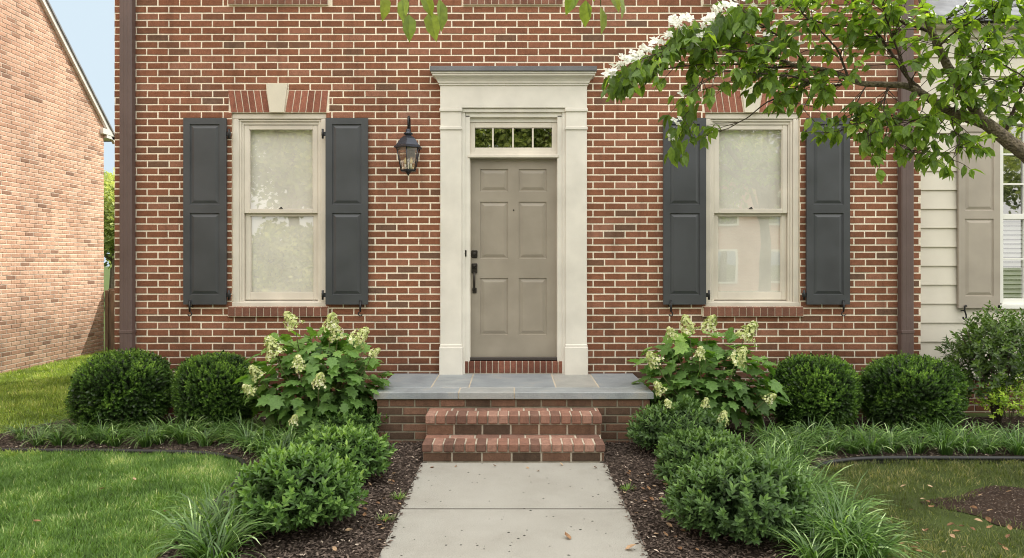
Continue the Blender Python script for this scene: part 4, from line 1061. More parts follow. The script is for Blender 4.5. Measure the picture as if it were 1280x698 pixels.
for px, py in [(330, 566), (350, 575), (372, 548), (345, 556), (362, 562), (312, 560)]:
    g0 = gnd(px, py + 6); clump(g0.x, g0.y, .85, 'bright liriope clump where the left bed bends towards the viewer', 'liriope clumps at the bend of the left bed', k); k += 1
for px, py, s in [(262, 672, 1.0), (285, 690, 1.0), (246, 700, .95), (290, 655, .8), (268, 715, 1.0)]:
    g0 = gnd(px, py); clump(g0.x, g0.y, s, 'long leaved liriope clump at bottom left in front of the largest shrub', 'foreground liriope clumps at bottom left', k); k += 1
row(range(960, 1300, 30), 560, 569, .80, 'arching dark green liriope clump in the row edging the right bed', 'liriope clumps edging the right bed')
for _ in range(30):
    t = rr.random(); u = rr.uniform(-1, 1)
    px = 955 + t * 92 + u * (24 + 24 * t); py = 588 + t * 118
    g0 = gnd(px, py + 8); clump(g0.x, g0.y, .8 + .22 * rr.random(), 'long leaved liriope clump in the drift beside the largest dark shrub', 'foreground liriope clumps at bottom right', k); k += 1
for px, py in [(930, 575), (945, 592), (915, 582), (962, 580), (985, 578), (1000, 583)]:
    g0 = gnd(px, py + 6); clump(g0.x, g0.y, .85, 'long leaved liriope clump in the drift beside the largest dark shrub', 'foreground liriope clumps at bottom right', k); k += 1

# ------------------------------------------------------------------ lawn blades
def lawn(name, n, x0, x1, y0, y1, Lr, W, exclude, label, include=None, patch=None, seed=1, mat='grass', bias=0):
    r = np.random.default_rng(seed); x = r.uniform(x0, x1, n); y = r.uniform(y0, y1, n)
    ok = np.ones(n, bool)
    for p in exclude: ok &= ~in_poly(x, y, p)
    if patch is not None: ok &= r.random(n) < patch(x, y)
    # frustum with margin
    ok &= (np.abs(x) < (CAMD + y) * .80 + .5)
    x = x[ok]; y = y[ok]; n = len(x)
    P = np.stack([x, y, np.full(n, -.008)], 1); nz = vnoise(x, y, 2.2, 3); nz2 = vnoise(x, y, 7, 5)
    L = r.uniform(*Lr, n) * (1 + .2 * nz2); A = r.uniform(0, 6.28, n) + nz * 1.2
    rnd = np.clip(.42 + .28 * nz + .2 * nz2 + r.normal(size=n) * .2 + bias + (r.random(n) < .05) * .5, 0, 1)
    o = link(name, np_mesh(name, *ribbons(P, A, L, np.full(n, W) * r.uniform(.7, 1.2, n), r.uniform(R(10), R(75), n), rnd, r, 3)), M[mat]); tag(o, label, 'grass', kind='stuff')
bl = [(p[0], p[1]) for p in bedL]; br = [(p[0], p[1]) for p in bedR]; wk = [(-.75, -9), (.77, -9), (.77, 0), (-.75, 0)]
def shrink(poly, c, f): return [(c[0] + (x - c[0]) * f, c[1] + (y - c[1]) * f) for x, y in poly]
lawn('lawn_grass', 150000, -5.2, -1.9, -4.2, -1.35, (.035, .075), .0034, [bl, wk], 'short green grass of the left front lawn', seed=2)
lawn('lawn_grass', 120000, -7.38, -4.0, -1.6, 6.5, (.04, .08), .006, [bl, [(HL, 0), (HR, 0), (HR, 5), (HL, 5)]], 'grass between the two brick houses', seed=3, mat='grass_sunny')
soil_s = shrink(soil, (3.55, -2.85), .93)
def patchR(x, y):
    v = vnoise(x, y, 3.0, 9) + .5 * vnoise(x, y, 9, 10)
    e = np.sqrt(((x - 3.55) / .80) ** 2 + ((y + 2.85) / .66) ** 2) + .12 * v
    return np.clip(.55 + .4 * v, .05, 1) * np.clip((e - .55) / .7, 0, 1)
lawn('lawn_grass', 130000, 1.9, 6.2, -4.2, -1.65, (.03, .065), .0034, [br], 'thin patchy grass of the right front lawn', patch=patchR, seed=4, bias=-.02, mat='grass_dull')

# ------------------------------------------------------------------ mulch chips
def chips(name, n, poly, x0, x1, y0, y1, label, seed, s=(.010, .036)):
    r = np.random.default_rng(seed); x = r.uniform(x0, x1, n); y = r.uniform(y0, y1, n)
    ok = in_poly(x, y, poly) & (np.abs(x) < (CAMD + y) * .76 + .2); x = x[ok]; y = y[ok]; n = len(x)
    P = np.stack([x, y, r.uniform(.004, .016, n)], 1); A = r.uniform(0, 6.28, n)
    Y = np.stack([np.cos(A), np.sin(A), r.uniform(-.4, .4, n)], 1); Zn = np.stack([r.normal(size=n) * .4, r.normal(size=n) * .4, np.ones(n)], 1)
    tv = np.array([(-.22, 0, 0), (.2, .05, 0), (.16, 1, 0), (-.12, .92, 0), (0, .45, .2)], float); tf = np.array([(0, 1, 4), (1, 2, 4), (2, 3, 4), (3, 0, 4)])
    rnd = np.clip(r.beta(2, 2.6, n) * .9 + (r.random(n) < .02) * .7, 0, 1)
    o = link(name, np_mesh(name, *scatter(tv, tf, P, Y, Zn, r.uniform(*s, n), rnd)), M['litter']); tag(o, label, 'mulch', kind='stuff')
chips('mulch_chips', 60000, bl, -5, -.72, -4.2, 0, 'dark shredded bark mulch in the left bed', 1)
chips('mulch_chips', 70000, br, .74, 6.5, -4.2, 0, 'dark shredded bark mulch in the right bed', 2)
chips('soil_crumbs', 14000, soil_s, 2.4, 4.7, -3.6, -2.1, 'crumbly bare soil in the worn patch of the right lawn', 3, (.005, .018))

def tuft_mesh(seed):
    r = np.random.default_rng(seed); n = 60; A = r.uniform(0, 6.28, n); q = r.uniform(0, .05, n)
    return np_mesh('weed_tuft', *ribbons(np.stack([q * np.cos(A), q * np.sin(A), np.zeros(n)], 1), A, r.uniform(.02, .06, n), r.uniform(.003, .006, n), r.uniform(R(20), R(80), n), r.uniform(.4, .95, n), r, 3))
for i, (px, py, lab) in enumerate([(499, 625, 'small green weed tuft on the mulch at the left edge of the walk'), (482, 653, 'lower green weed tuft on the left mulch beside the walk'), (784, 614, 'small green weed tuft on the mulch right of the walk')]):
    p = gnd(px, py); o = link('weed_tuft', tuft_mesh(200 + i), M['grass']); o.location = (p.x, p.y, .005); tag(o, lab, 'weed')
# ------------------------------------------------------------------ fallen leaves
tv, tf = leaf_big(.62, .12, -.25)
fl_me = []
for i in range(4):
    t2 = tv.copy(); t2[:, 2] += np.random.default_rng(i).uniform(-.05, .1, len(t2))
    v, t_, _ = scatter(t2, tf, np.zeros((1, 3)), np.array([[0, 1.0, 0]]), np.array([[0, 0, 1.0]]), np.array([.055]), np.array([.5]))
    fl_me.append(np_mesh('fallen_leaf', v, t_, np.full(len(v), [.25, .5, .75, .95][i])))
def fallen(px, py, label, group, i, sc=1.0, z=.018):
    p = gnd(px, py, z); o = link('fallen_leaf', fl_me[i % 4], M['dead_leaf']); o.location = (p.x, p.y, z)
    o.rotation_euler = (random.uniform(-.3, .3), random.uniform(-.3, .3), random.uniform(0, 6.28)); s = sc * random.uniform(.8, 1.25); o.scale = (s, s, s)
    tag(o, label, 'leaf', group)
rr = random.Random(12)
fallen(713, 675, 'brown curled fallen leaf near the middle of the front walk slab', None, 1, 1.1, .012)
fallen(781, 687, 'tan fallen leaf near the right edge of the front walk slab', None, 2, 1.3, .012)
for i, (px, py) in enumerate([(543, 584), (620, 583), (661, 586), (704, 582), (746, 585), (569, 584), (674, 588)]):
    fallen(px, py, 'small brown leaf fallen on the concrete just below the steps', 'leaves on the walk below the steps', i, .6, .012)
for i in range(24):
    t = rr.random(); py = 590 + t * 100; px = 522 - t * 45 - rr.uniform(6, 60)
    fallen(px, py, 'dry leaf lying on the mulch left of the walk', 'dry leaves on the left mulch', i, .7)
for i in range(30):
    t = rr.random(); py = 590 + t * 100; px = 762 + t * 42 + rr.uniform(8, 70)
    fallen(px, py, 'dry leaf lying on the mulch right of the walk', 'dry leaves on the right mulch', i, .7)
for i in range(34):
    fallen(rr.uniform(1100, 1275), rr.uniform(600, 692), 'dry tan leaf on the bare soil patch or grass of the right lawn', 'dry leaves on the right lawn', i, .75, .03)
for i, (px, py) in enumerate([(124, 612), (52, 652), (205, 640), (170, 600)]):
    fallen(px, py, 'single dry leaf lying on the left lawn', 'dry leaves on the left lawn', i, .8, .05)
for i in range(16):
    fallen(rr.uniform(20, 330), rr.uniform(563, 570), 'dry leaf on the mulch strip below the left liriope row', 'dry leaves along the left edging', i, .5)

# ------------------------------------------------------------------ DOGWOOD
dog = empty('dogwood_tree', (3.9, -2.3, 0), 'flowering dogwood with white blossoms whose branch reaches across the right window', 'tree')
def dl_(v): return (v.x - 3.9, v.y + 2.3, v.z)
def path(pts, y0, y1):
    n = len(pts); return [at(px, py, y0 + (y1 - y0) * i / (n - 1)) for i, (px, py) in enumerate(pts)]
def limb(m, pts3, r0, r1, n=10, wob=.0):
    P = smooth([tuple(p) for p in pts3], 5); N_ = len(P)
    P = [p + Vector((random.uniform(-wob, wob), random.uniform(-wob, wob), random.uniform(-wob, wob))) for p in P]
    m.tube([dl_(p) for p in P], [r0 + (r1 - r0) * (i / (N_ - 1)) ** .8 for i in range(N_)], n); return P
tk = MB()
# main stem from the ground, outside the frame, up to the fork
limb(tk, [Vector((4.35, -2.3, -.02)), Vector((4.3, -2.3, .8)), Vector((4.18, -2.3, 1.6)), at(1300, 215, -2.3), at(1262, 178, -2.3), at(1228, 152, -2.3)], .078, .044, 14, .004)
tr_o = tk.build('trunk', M['bark'], dog, fix=False)
mainA = path([(1228, 152), (1200, 110), (1180, 74), (1165, 40), (1152, 0), (1140, -40)], -2.3, -2.5)
mainB = path([(1232, 156), (1190, 140), (1160, 122), (1135, 108), (1110, 106), (1070, 103), (1035, 88), (1000, 84), (972, 72), (945, 52), (925, 38), (890, 30)], -2.3, -2.15)
mb_ = MB(); A3 = limb(mb_, mainA, .038, .018, 12, .003)
mb_.build('branch', M['bark'], dog, fix=False)
mb_ = MB(); B3 = limb(mb_, mainB, .036, .005, 12, .003); mb_.build('branch', M['bark'], dog, fix=False)
secs = [([(1178, 66), (1160, 40), (1125, 26), (1095, 0), (1080, -20)], .018, -2.4), ([(1150, 113), (1128, 88), (1100, 45), (1078, 18), (1060, -10)], .016, -2.35),
        ([(1140, 110), (1125, 70), (1110, 30), (1100, 0)], .011, -2.5), ([(1065, 102), (1030, 108), (990, 96), (950, 92), (905, 90), (870, 110)], .011, -2.3),
        ([(1035, 90), (1000, 108), (960, 128), (930, 150), (900, 165)], .009, -2.1), ([(1000, 84), (960, 84), (915, 80), (860, 82), (820, 88), (790, 85)], .010, -2.2),
        ([(975, 74), (940, 66), (890, 62), (840, 62), (800, 75)], .009, -2.35), ([(1010, 85), (985, 55), (950, 30), (920, 5), (900, -15)], .010, -2.2),
        ([(1060, 100), (1045, 60), (1010, 25), (985, -10)], .010, -2.4), ([(1100, 50), (1070, 35), (1030, 30), (990, 10)], .009, -2.2),
        ([(1160, 30), (1190, 20), (1215, -5)], .010, -2.6), ([(1172, 60), (1200, 35), (1235, 20), (1260, 5)], .008, -2.7),
        ([(1085, 105), (1070, 130), (1058, 160), (1040, 165)], .006, -2.2), ([(1110, 106), (1105, 140), (1120, 175), (1140, 190)], .006, -2.3),
        ([(1115, 106), (1090, 150), (1085, 180)], .005, -2.35), ([(1200, 112), (1190, 150), (1200, 180), (1190, 200)], .006, -2.4),
        ([(1255, 172), (1270, 130), (1282, 100), (1300, 80)], .016, -2.2), ([(1275, 120), (1240, 100), (1205, 95), (1170, 90)], .007, -2.5),
        ([(1285, 100), (1250, 80), (1215, 72)], .007, -2.6), ([(1280, 140), (1250, 130), (1215, 120)], .006, -2.1), ([(1200, 110), (1225, 70), (1240, 40)], .007, -2.5),
        ([(1160, 120), (1145, 150), (1130, 150)], .005, -2.3), ([(950, 56), (920, 48), (880, 45), (850, 52), (815, 62), (785, 78)], .007, -2.1),
        ([(880, 95), (865, 130), (855, 165)], .005, -2.2), ([(1020, 90), (1010, 125), (995, 150)], .005, -2.25), ([(1190, 138), (1170, 160), (1150, 165)], .005, -2.2)]
tw = MB(); twigs = []
for pts, r0, y in secs:
    P3 = path(pts, y + .1, y - .15); S = limb(tw, P3, r0, r0 * .3, 7, .004); twigs.append(S)
twigs.append(B3[len(B3) // 2:])
LP = []; LY = []; LT = []
def allow(px, py):
    """leafy envelope of the crown, tested in the crown's own plane"""
    if px < 760 or py < -60: return False
    if px < 960: return py > 95 - (px - 760) * .62 and py < (120 + (px - 760) * .55 if px < 835 else 192 - abs(px - 860) * .9)
    if px < 1000: return py < 140
    if px < 1075: return py < 172
    if px < 1145: return (py < 120 and py < 60 + abs(px - 1110) * 1.0) or py > 125 and py < 212
    return py < 212
def topx(v): s = F / (CAMD + v.y); return 640 + v.x * s, HZ - (v.z - CAMH) * s
rr = random.Random(31)
for si, S in enumerate(twigs):
    n = max(5, int(len(S) * (1.3 if S[-1].x < 2.2 else 1.6)))
    for q in range(n):
        i = rr.randrange(1, len(S)); p = S[i]; t = (S[i] - S[i - 1]).normalized()
        side = t.cross(Vector((0, 0, 1))).normalized() * rr.choice((-1, 1))
        dr = (t * rr.uniform(.2, 1) + side * rr.uniform(.2, .9) + Vector((0, 0, rr.uniform(-.45, .5)))).normalized()
        L = rr.uniform(.12, .36); pts = [p]
        for k_ in range(3):
            dr = (dr + Vector((rr.uniform(-.2, .2), rr.uniform(-.2, .2), rr.uniform(-.25, .1)))).normalized(); pts.append(pts[-1] + dr * L / 3)
        e = topx(pts[-1])
        if not allow(*e): continue
        tw.tube([dl_(a) for a in pts], [.0032, .0026, .002, .0014], 5)
        for a in (2, 3):
            for _ in range(3 if a == 3 else 2):
                Yd = (dr * .7 + Vector((rr.uniform(-1, 1), rr.uniform(-1, 1), rr.uniform(-1.2, .0)))).normalized()
                LP.append(dl_(pts[a])); LY.append(tuple(Yd)); LT.append(si)
tw.build('twig', M['twig'], dog, fix=False)
LP = np.array(LP); LY = np.array(LY); n = len(LP); r = np.random.default_rng(9)
Zn = np.tile([0, 0, 1.0], (n, 1)) + r.normal(size=(n, 3)) * .55
V, T, Rn = scatter(*leaf_big(.52, .06, .16), LP, LY, Zn, r.uniform(.07, .12, n), np.clip(r.normal(.58, .22, n), 0, 1))
crown = link('crown', np_mesh('crown', V, T, Rn), M['dog_leaf'], dog)
# blossoms
tv = []; tf = []
for k_ in range(4):
    c, s = math.cos(k_ * math.pi / 2), math.sin(k_ * math.pi / 2); b = len(tv)
    for (x, y, z) in [(0, 0, 0), (.42, .5, .10), (.24, .85, .06), (0, 1, .10), (-.24, .85, .06), (-.42, .5, .10), (0, .5, .02)]: tv.append((x * c - y * s, x * s + y * c, z))
    tf += [(b, b + 1, b + 6), (b + 1, b + 2, b + 6), (b + 2, b + 3, b + 6), (b + 3, b + 4, b + 6), (b + 4, b + 5, b + 6), (b + 5, b, b + 6)]
pet = np_mesh('blossom', np.array(tv) * .033, np.array(tf), np.linspace(.6, 1, len(tv)))
line = [(762, 92, 5), (772, 84, 8), (784, 76, 9), (797, 70, 9), (810, 62, 8), (822, 52, 7), (836, 44, 6), (846, 26, 6), (858, 22, 7), (850, 36, 4), (872, 34, 3), (886, 26, 6), (896, 14, 7), (905, 8, 5), (922, 4, 4), (930, 2, 3), (893, 24, 3), (955, 40, 3), (966, 34, 2), (858, 118, 2), (846, 150, 3), (842, 168, 3), (841, 176, 2), (872, 60, 2), (1003, 58, 1), (940, 10, 3), (912, 22, 3), (880, 44, 2), (985, 22, 2), (1020, 12, 1), (960, 90, 1), (868, 84, 1), (930, 104, 1)]
rr = random.Random(77)
for px, py, cnt in line:
    for _ in range(cnt if cnt < 4 else int(cnt * 1.7)):
        y = -2.3 + rr.uniform(-.18, .18); c = at(px + rr.uniform(-7, 7), py + rr.uniform(-5, 5), y)
        o = link('blossom', pet, M['petal'], dog); o.location = dl_(c); o.rotation_euler = (rr.uniform(.2, 1.3), rr.uniform(-.9, .3), rr.uniform(0, 1.5)); s_ = rr.uniform(.8, 1.2); o.scale = (s_,) * 3
# leaves hanging right below the blossoms so the spray is dense
LP = []; LY = []
for px, py, cnt in line:
    for _ in range(int(cnt * 3.2)):
        c = at(px + rr.uniform(-6, 16), py + rr.uniform(4, 24), -2.3 + rr.uniform(-.2, .2)); LP.append(dl_(c)); LY.append((rr.uniform(-.5, .3), rr.uniform(-.6, .3), -1 + rr.uniform(0, .6)))
LP = np.array(LP); LY = np.array(LY); n = len(LP); Zn = np.tile([-.3, -.5, .8], (n, 1)) + r.normal(size=(n, 3)) * .4
link('crown', np_mesh('crown', *scatter(*leaf_big(.48, .06, .12), LP, LY, Zn, r.uniform(.085, .135, n), np.clip(r.normal(.4, .2, n), 0, 1))), M['dog_leaf'], dog)

# ------------------------------------------------------------------ overhanging twigs at the top of the view, part of a street tree by the walk
mt = empty('overhanging_tree', (-2.9, -6.2, 0), 'yellow green leaves of an overhanging tree hanging into the top of the view', 'tree')
def mtl(v): return (v[0] + 2.9, v[1] + 6.2, v[2])
YM = -5.0
m = MB(); m.tube([mtl(p) for p in smooth([(-2.9, -6.2, -.02), (-2.95, -6.2, 1.5), (-2.8, -6.1, 3.0), (-2.5, -6.0, 4.2), (-2.2, -5.9, 5.6)], 5)], [.11 - .0035 * i for i in range(21)], 12); m.build('trunk', M['bark'], mt, fix=False)
m = MB(); m.tube([mtl(p) for p in smooth([(-2.75, -6.08, 3.2), (-1.8, -5.5, 3.25), (-.8, -5.1, 2.95), (.3, -5.0, 2.85), (.9, -5.0, 2.9)], 5)], [.035 - .0014 * i for i in range(21)], 8); m.build('branch', M['bark'], mt, fix=False)
tw2 = MB(); LP = []; LY = []; SS = []
for (px, py, ang, s) in [(481, -8, -.05, 33), (506, -4, -.08, 32), (511, 18, .05, 36), (529, -10, .35, 32), (537, 14, .22, 40), (549, -2, .12, 40), (722, -14, -.45, 34), (732, 0, .0, 32), (751, 8, .08, 36), (772, -12, .2, 38), (763, -16, .35, 34), (745, -24, -.1, 26)]:
    b = at(px, py, YM + random.uniform(-.08, .08)); LP.append(mtl(b)); LY.append((math.sin(ang), random.uniform(-.2, .2), -math.cos(ang))); SS.append(s * (CAMD + YM) / F * 1.02)
    tw2.tube([mtl(b), mtl(b + Vector((-.03 * ang, 0, .06))), mtl((b.x * .9 + (-.3 if px < 640 else .35) * .1, YM, b.z + .35))], [.0018, .0022, .0035], 5)
tw2.build('twig', M['stem'], mt, fix=False)
LP = np.array(LP); LY = np.array(LY); n = len(LP); Zn = np.tile([.15, -1.0, .25], (n, 1)) + r.normal(size=(n, 3)) * .35
link('crown', np_mesh('crown', *scatter(*leaf_big(.52, .07, .1), LP, LY, Zn, np.array(SS), r.uniform(.1, 1, n))), M['maple_leaf'], mt)

# ------------------------------------------------------------------ LEFT NEIGHBOUR
NX = -7.38; NY1 = 5.38
nb = empty('neighbour_house', (NX, 0, 0), 'sunlit pale brick house at the left edge with a sloping white rake', 'house')
def nbl(p): return (p[0] - NX, p[1], p[2])
RZ1 = Z(152, NY1); SL = .93; RIDGE = -1.2
def rakez(y): return RZ1 + SL * (NY1 - y) if y > RIDGE else RZ1 + SL * (NY1 - RIDGE) - SL * (RIDGE - y)
FN = lambda u, v, w: (w, u, v)
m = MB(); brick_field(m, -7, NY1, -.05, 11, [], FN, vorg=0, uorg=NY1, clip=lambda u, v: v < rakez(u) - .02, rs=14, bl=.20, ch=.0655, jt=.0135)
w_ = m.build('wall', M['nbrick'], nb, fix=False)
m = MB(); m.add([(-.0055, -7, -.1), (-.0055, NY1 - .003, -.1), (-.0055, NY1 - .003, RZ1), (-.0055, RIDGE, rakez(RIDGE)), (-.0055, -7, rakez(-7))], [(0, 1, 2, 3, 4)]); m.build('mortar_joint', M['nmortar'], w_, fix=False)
m = MB(); m.box(-9, -.006, NY1 - .003, NY1 + .0, -.1, RZ1); m.build('back_wall', M['side_brick'], nb)
def slope(m, x0, x1, ya, yb, dz0, dz1):
    for (p, q) in ((ya, yb),):
        m.add([(x0, p, rakez(p) + dz0), (x1, p, rakez(p) + dz0), (x1, q, rakez(q) + dz0), (x0, q, rakez(q) + dz0), (x0, p, rakez(p) + dz1), (x1, p, rakez(p) + dz1), (x1, q, rakez(q) + dz1), (x0, q, rakez(q) + dz1)],
              [(0, 1, 2, 3), (4, 7, 6, 5), (0, 4, 5, 1), (2, 6, 7, 3), (1, 5, 6, 2), (0, 3, 7, 4)])
m = MB(); slope(m, .0, .05, RIDGE + .001, NY1 + .28, -.105, .0); slope(m, .0, .05, -7.3, RIDGE - .001, -.105, .0); m.build('rake_board', M['white'], nb)
m = MB(); slope(m, -6, .07, RIDGE, NY1 + .34, .002, .04); slope(m, -6, .07, -7.3, RIDGE, .002, .04); m.build('roof', M['roof'], nb)
m = MB(); m.box(-6, .05, NY1 + .002, NY1 + .30, RZ1 - .30, RZ1 - .24, .005); m.box(-.15, .055, NY1 - .12, NY1 + .26, RZ1 - .24, RZ1 - .14, .004); m.build('eave_return', M['white'], nb)
m = MB(); m.tube([(-5.9, NY1 + .38, RZ1 - .25), (.07, NY1 + .38, RZ1 - .25)], .055, 10); m.build('gutter', M['white'], nb)

# fence between the houses
fy = 5.42; fn = empty('wooden_fence', (-6, fy, 0), 'brown wooden fence closing the gap between the two brick houses', 'fence')
m = MB(); x = NX + .06; rr = random.Random(2)
while x < -4.2: m.box(x + 6, x + 6.135, -.01, .012, .03, 1.14 + rr.uniform(-.01, .01), .003); x += .14
m.build('board', M['fence'], fn)
m = MB(); m.box(NX + 6.16, 1.8, .013, .05, .3, .38); m.box(NX + 6.16, 1.8, .013, .05, .9, .98); m.build('rail', M['fence'], fn)
for px0, px1 in ((132.8, 137), (140.5, 146)):
    m = MB(); m.box(X(px0, fy) + 6, X(px1, fy) + 6, -.05, -.012, 0, Z(363, fy), .004); m.build('fence_post', M['fence'], fn)

# ------------------------------------------------------------------ RIGHT NEIGHBOUR (pale siding)
sd = empty('siding_house', (4.4, .3, 0), 'pale clapboard house at the right edge with a taupe shutter and white window', 'house')
def sl(x, y, z): return (x - 4.4, y - .3, z)
sy = .3; wx0, wx1, wz0, wz1 = X(1247, sy), X(1247, sy) + 1.12, Z(386, sy), Z(150, sy)
cl = MB(); pitch = 23.65 * (CAMD + sy) / F; z = Z(450.7, sy) - pitch; x0, x1 = HR + .004, 12.0
ztop = Z(48, sy)
while z < ztop:
    for (a, b, c, d) in subtract((x0, x1, z, min(z + pitch, ztop)), (wx0, wx1, wz0, wz1)):
        ya = lambda zz: -.022 + (zz - z) / pitch * .018
        cl.add([sl(a, sy + ya(c), c), sl(b, sy + ya(c), c), sl(b, sy + ya(d), d), sl(a, sy + ya(d), d), sl(a, sy + .01, c), sl(b, sy + .01, c)], [(0, 1, 2, 3), (4, 5, 1, 0)])
    z += pitch
cl.build('wall', M['siding'], sd, fix=False)
m = MB(); m.box(x0 - 4.4, 7.6, -.035, .0, ztop - .001, Z(38, sy), .004); m.box(x0 - 4.4, 7.6, -.14, .0, Z(38, sy), Z(34, sy), .006); m.build('frieze_board', M['siding'], sd)
m = MB(); zf = Z(450.7, sy) - pitch - .003
brick_field(m, x0, 9, -.05, zf, [], lambda u, v, w: sl(u, sy - w - .012, v), vorg=0, uorg=4.4, rs=19)
q = m.build('foundation', M['brick'], sd, fix=False)
m = MB(); m.box(x0 - 4.4, 4.6, -.004, .1, -.1, zf - .001); m.build('mortar_joint', M['mortar'], q)
# roof of the wing; unseen tall block added to shade the right foreground
m = MB(); e0 = Z(34, sy)
m.add([sl(x0 + .01, sy - .22, e0), sl(12.3, sy - .22, e0), sl(12.3, 2.6, e0 + 1.7), sl(x0 + .01, 2.6, e0 + 1.7), sl(x0 + .01, sy - .22, e0 + .06), sl(12.3, sy - .22, e0 + .06), sl(12.3, 2.6, e0 + 1.76), sl(x0 + .01, 2.6, e0 + 1.76)],
      [(0, 1, 2, 3), (4, 5, 6, 7), (0, 1, 5, 4), (0, 3, 7, 4), (1, 2, 6, 5)]); m.build('roof', M['roof'], sd)
m = MB(); m.box(x0 - 4.4 + .01, 8.4, 1.9, 8, 0, 10.6); m.build('shade_block', M['siding'], sd)
# window
m = MB(); cw = .10
def swb(a, b, y0, y1, c, d, bev=.004): m.box(a - 4.4, b - 4.4, y0, y1, c, d, bev)
swb(wx0, wx0 + .045, -.03, .06, wz0 + .06, wz1); swb(wx1 - .045, wx1, -.03, .06, wz0 + .06, wz1); swb(wx0 + .045, wx1 - .045, -.03, .06, wz1 - .05, wz1)
swb(wx0 - .04, wx1 + .04, -.06, .06, wz0, wz0 + .045); zmw = Z(271, sy)
swb(wx0 + .045, wx1 - .045, -.005, .04, zmw - .03, zmw + .03); swb(wx0 + .045, wx1 - .045, .0, .04, wz0 + .045, wz0 + .11)
for i in (1, 2, 3):
    xx = wx0 + .045 + (wx1 - wx0 - .09) * i / 4; swb(xx - .010, xx + .010, .008, .03, wz0 + .11, wz1 - .05, .002)
zs = [zmw + .03 + (wz1 - .05 - zmw - .03) * i / 3 for i in (1, 2)] + [wz0 + .11 + (zmw - .03 - wz0 - .11) / 2]
for zz in zs: swb(wx0 + .045, wx1 - .045, .009, .029, zz - .010, zz + .010, .002)
wn = m.build('window', M['white'], sd)
m = MB(); m.add([sl(wx0 + .04, sy + .032, wz0 + .1), sl(wx1 - .04, sy + .032, wz0 + .1), sl(wx1 - .04, sy + .032, wz1 - .04), sl(wx0 + .04, sy + .032, wz1 - .04)], [(0, 1, 2, 3)]); m.build('pane', M['dglass'], wn, fix=False)
m = MB(); z = wz0 + .12
while z < zmw: m.add([sl(wx0 + .05, sy + .06, z), sl(wx1 - .05, sy + .06, z), sl(wx1 - .05, sy + .085, z + .038), sl(wx0 + .05, sy + .085, z + .038)], [(0, 1, 2, 3)]); z += .05
m.build('blind', M['slatblind'], wn, fix=False)
m = MB(); m.box(wx0 - 4.5, wx1 - 4.3, .3, .32, wz0 - .1, wz1 + .1); m.box(x0 - 4.38, 7.5, .5, .52, 0, e0); m.build('interior_wall', M['dark'], sd)
# shutter
m = MB(); yy = sy; a, b = X(1194, yy), X(1245.5, yy); zt, zb = Z(158, yy), Z(385, yy); zm2 = Z(269, yy); stl = .07
P_ = MB(); panelled(P_, a - 4.4, b - 4.4, zb, zt, -.06, .034, [(a - 4.4 + stl, b - 4.4 - stl, zb + .13, zm2 - .045), (a - 4.4 + stl, b - 4.4 - stl, zm2 + .045, zt - .07)], .011, .028)
sh = P_.build('shutter', M['taupe_shutter'], sd, fix=False)
m = MB(); cx = X(1201, sy) - 4.4; zz = Z(386, sy)
pts = [(cx + .02, -.07, zz + .03), (cx + .005, -.075, zz + .04), (cx - .005, -.075, zz + .01), (cx, -.075, zz - .03), (cx + .01, -.075, zz - .06), (cx + .012, -.075, zz - .09), (cx - .005, -.075, zz - .11), (cx - .022, -.075, zz - .10), (cx - .018, -.075, zz - .085)]
m.tube(smooth(pts, 4), .008, 8); m.tube([(cx, -.07, zz - .02), (cx, .0, zz - .02)], .007, 7); m.build('shutter_dog', M['black'], sh)
# service cable from the eave
m = MB(); m.tube(smooth([at(1236, 36, .1), at(1250, 45, .0), at(1268, 50, -.1), at(1300, 47, -.3), at(1400, 20, -.8)], 6), .006, 6)
tag(m.build('cable', M['black'], None, fix=False), 'thin black cable running from the eave of the clapboard house', 'cable')

# ------------------------------------------------------------------ TREES beyond
def tree(label, x, y, h, rad, seed, mat, group=None, n=9000, ls=.14, zc=.5, name='background_tree', squash=1.0):
    e = empty(name, (x, y, 0), label, 'tree', group); r = np.random.default_rng(seed); rr = random.Random(seed)
    m = MB(); m.tube([(0, 0, -.05), (.05, 0, h * .25), (-.05, .05, h * .5), (0, 0, h * .8)], [h * .028, h * .022, h * .015, h * .006], 10)
    blobs = []
    for i in range(16):
        d = blob_dirs(1, r, -.4)[0] * r.uniform(.35, .85); c = np.array([d[0] * rad, d[1] * rad, h * zc + d[2] * h * .40 * squash])
        m.tube([(0, 0, h * r.uniform(.25, .5)), tuple(c * .5 + np.array([0, 0, h * .2])), tuple(c)], [h * .009, h * .006, h * .002], 6); blobs.append((c, r.uniform(.28, .5) * rad))
    m.build('trunk', M['bark'], e, fix=False)
    Ps = []; Ds = []; Ts = []
    for c, br_ in blobs:
        k = n // 16; d = blob_dirs(k, r, -.8); P = c + d * (br_ * lump(d, seed + abs(int(c[0] * 10)), 5, .3) * (1 - r.random(k) ** 2 * .6))[:, None] * np.array([1, 1, .75])
        Ps.append(P); Ds.append(d + r.normal(size=d.shape) * .6); Ts.append(np.clip(.45 + .3 * d[:, 2] + r.normal(size=k) * .15, 0, 1))
    P = np.concatenate(Ps); D = np.concatenate(Ds); t = np.concatenate(Ts); Zn = np.tile([0, 0, 1.0], (len(P), 1)) + r.normal(size=P.shape) * .6
    link('crown', np_mesh('crown', *scatter(*leaf_small(.7), P, D, Zn, r.uniform(.7, 1.3, len(P)) * ls, t)), M[mat], e)
tree('sunlit green tree seen in the narrow gap behind the left house', -13.9, 17.5, 5.6, 2.4, 3, 'street_leaf', None, 14000, .15, .45)
tree('lower tree further back in the gap between the houses', -17.6, 24, 5.6, 3.4, 4, 'street_leaf', None, 12000, .2, .4)
GT = 'street trees across the road'
tree('broad street tree across the road facing the left window', -8.5, -20, 11, 4.4, 11, 'street_leaf', GT, 12500, .25, .40)
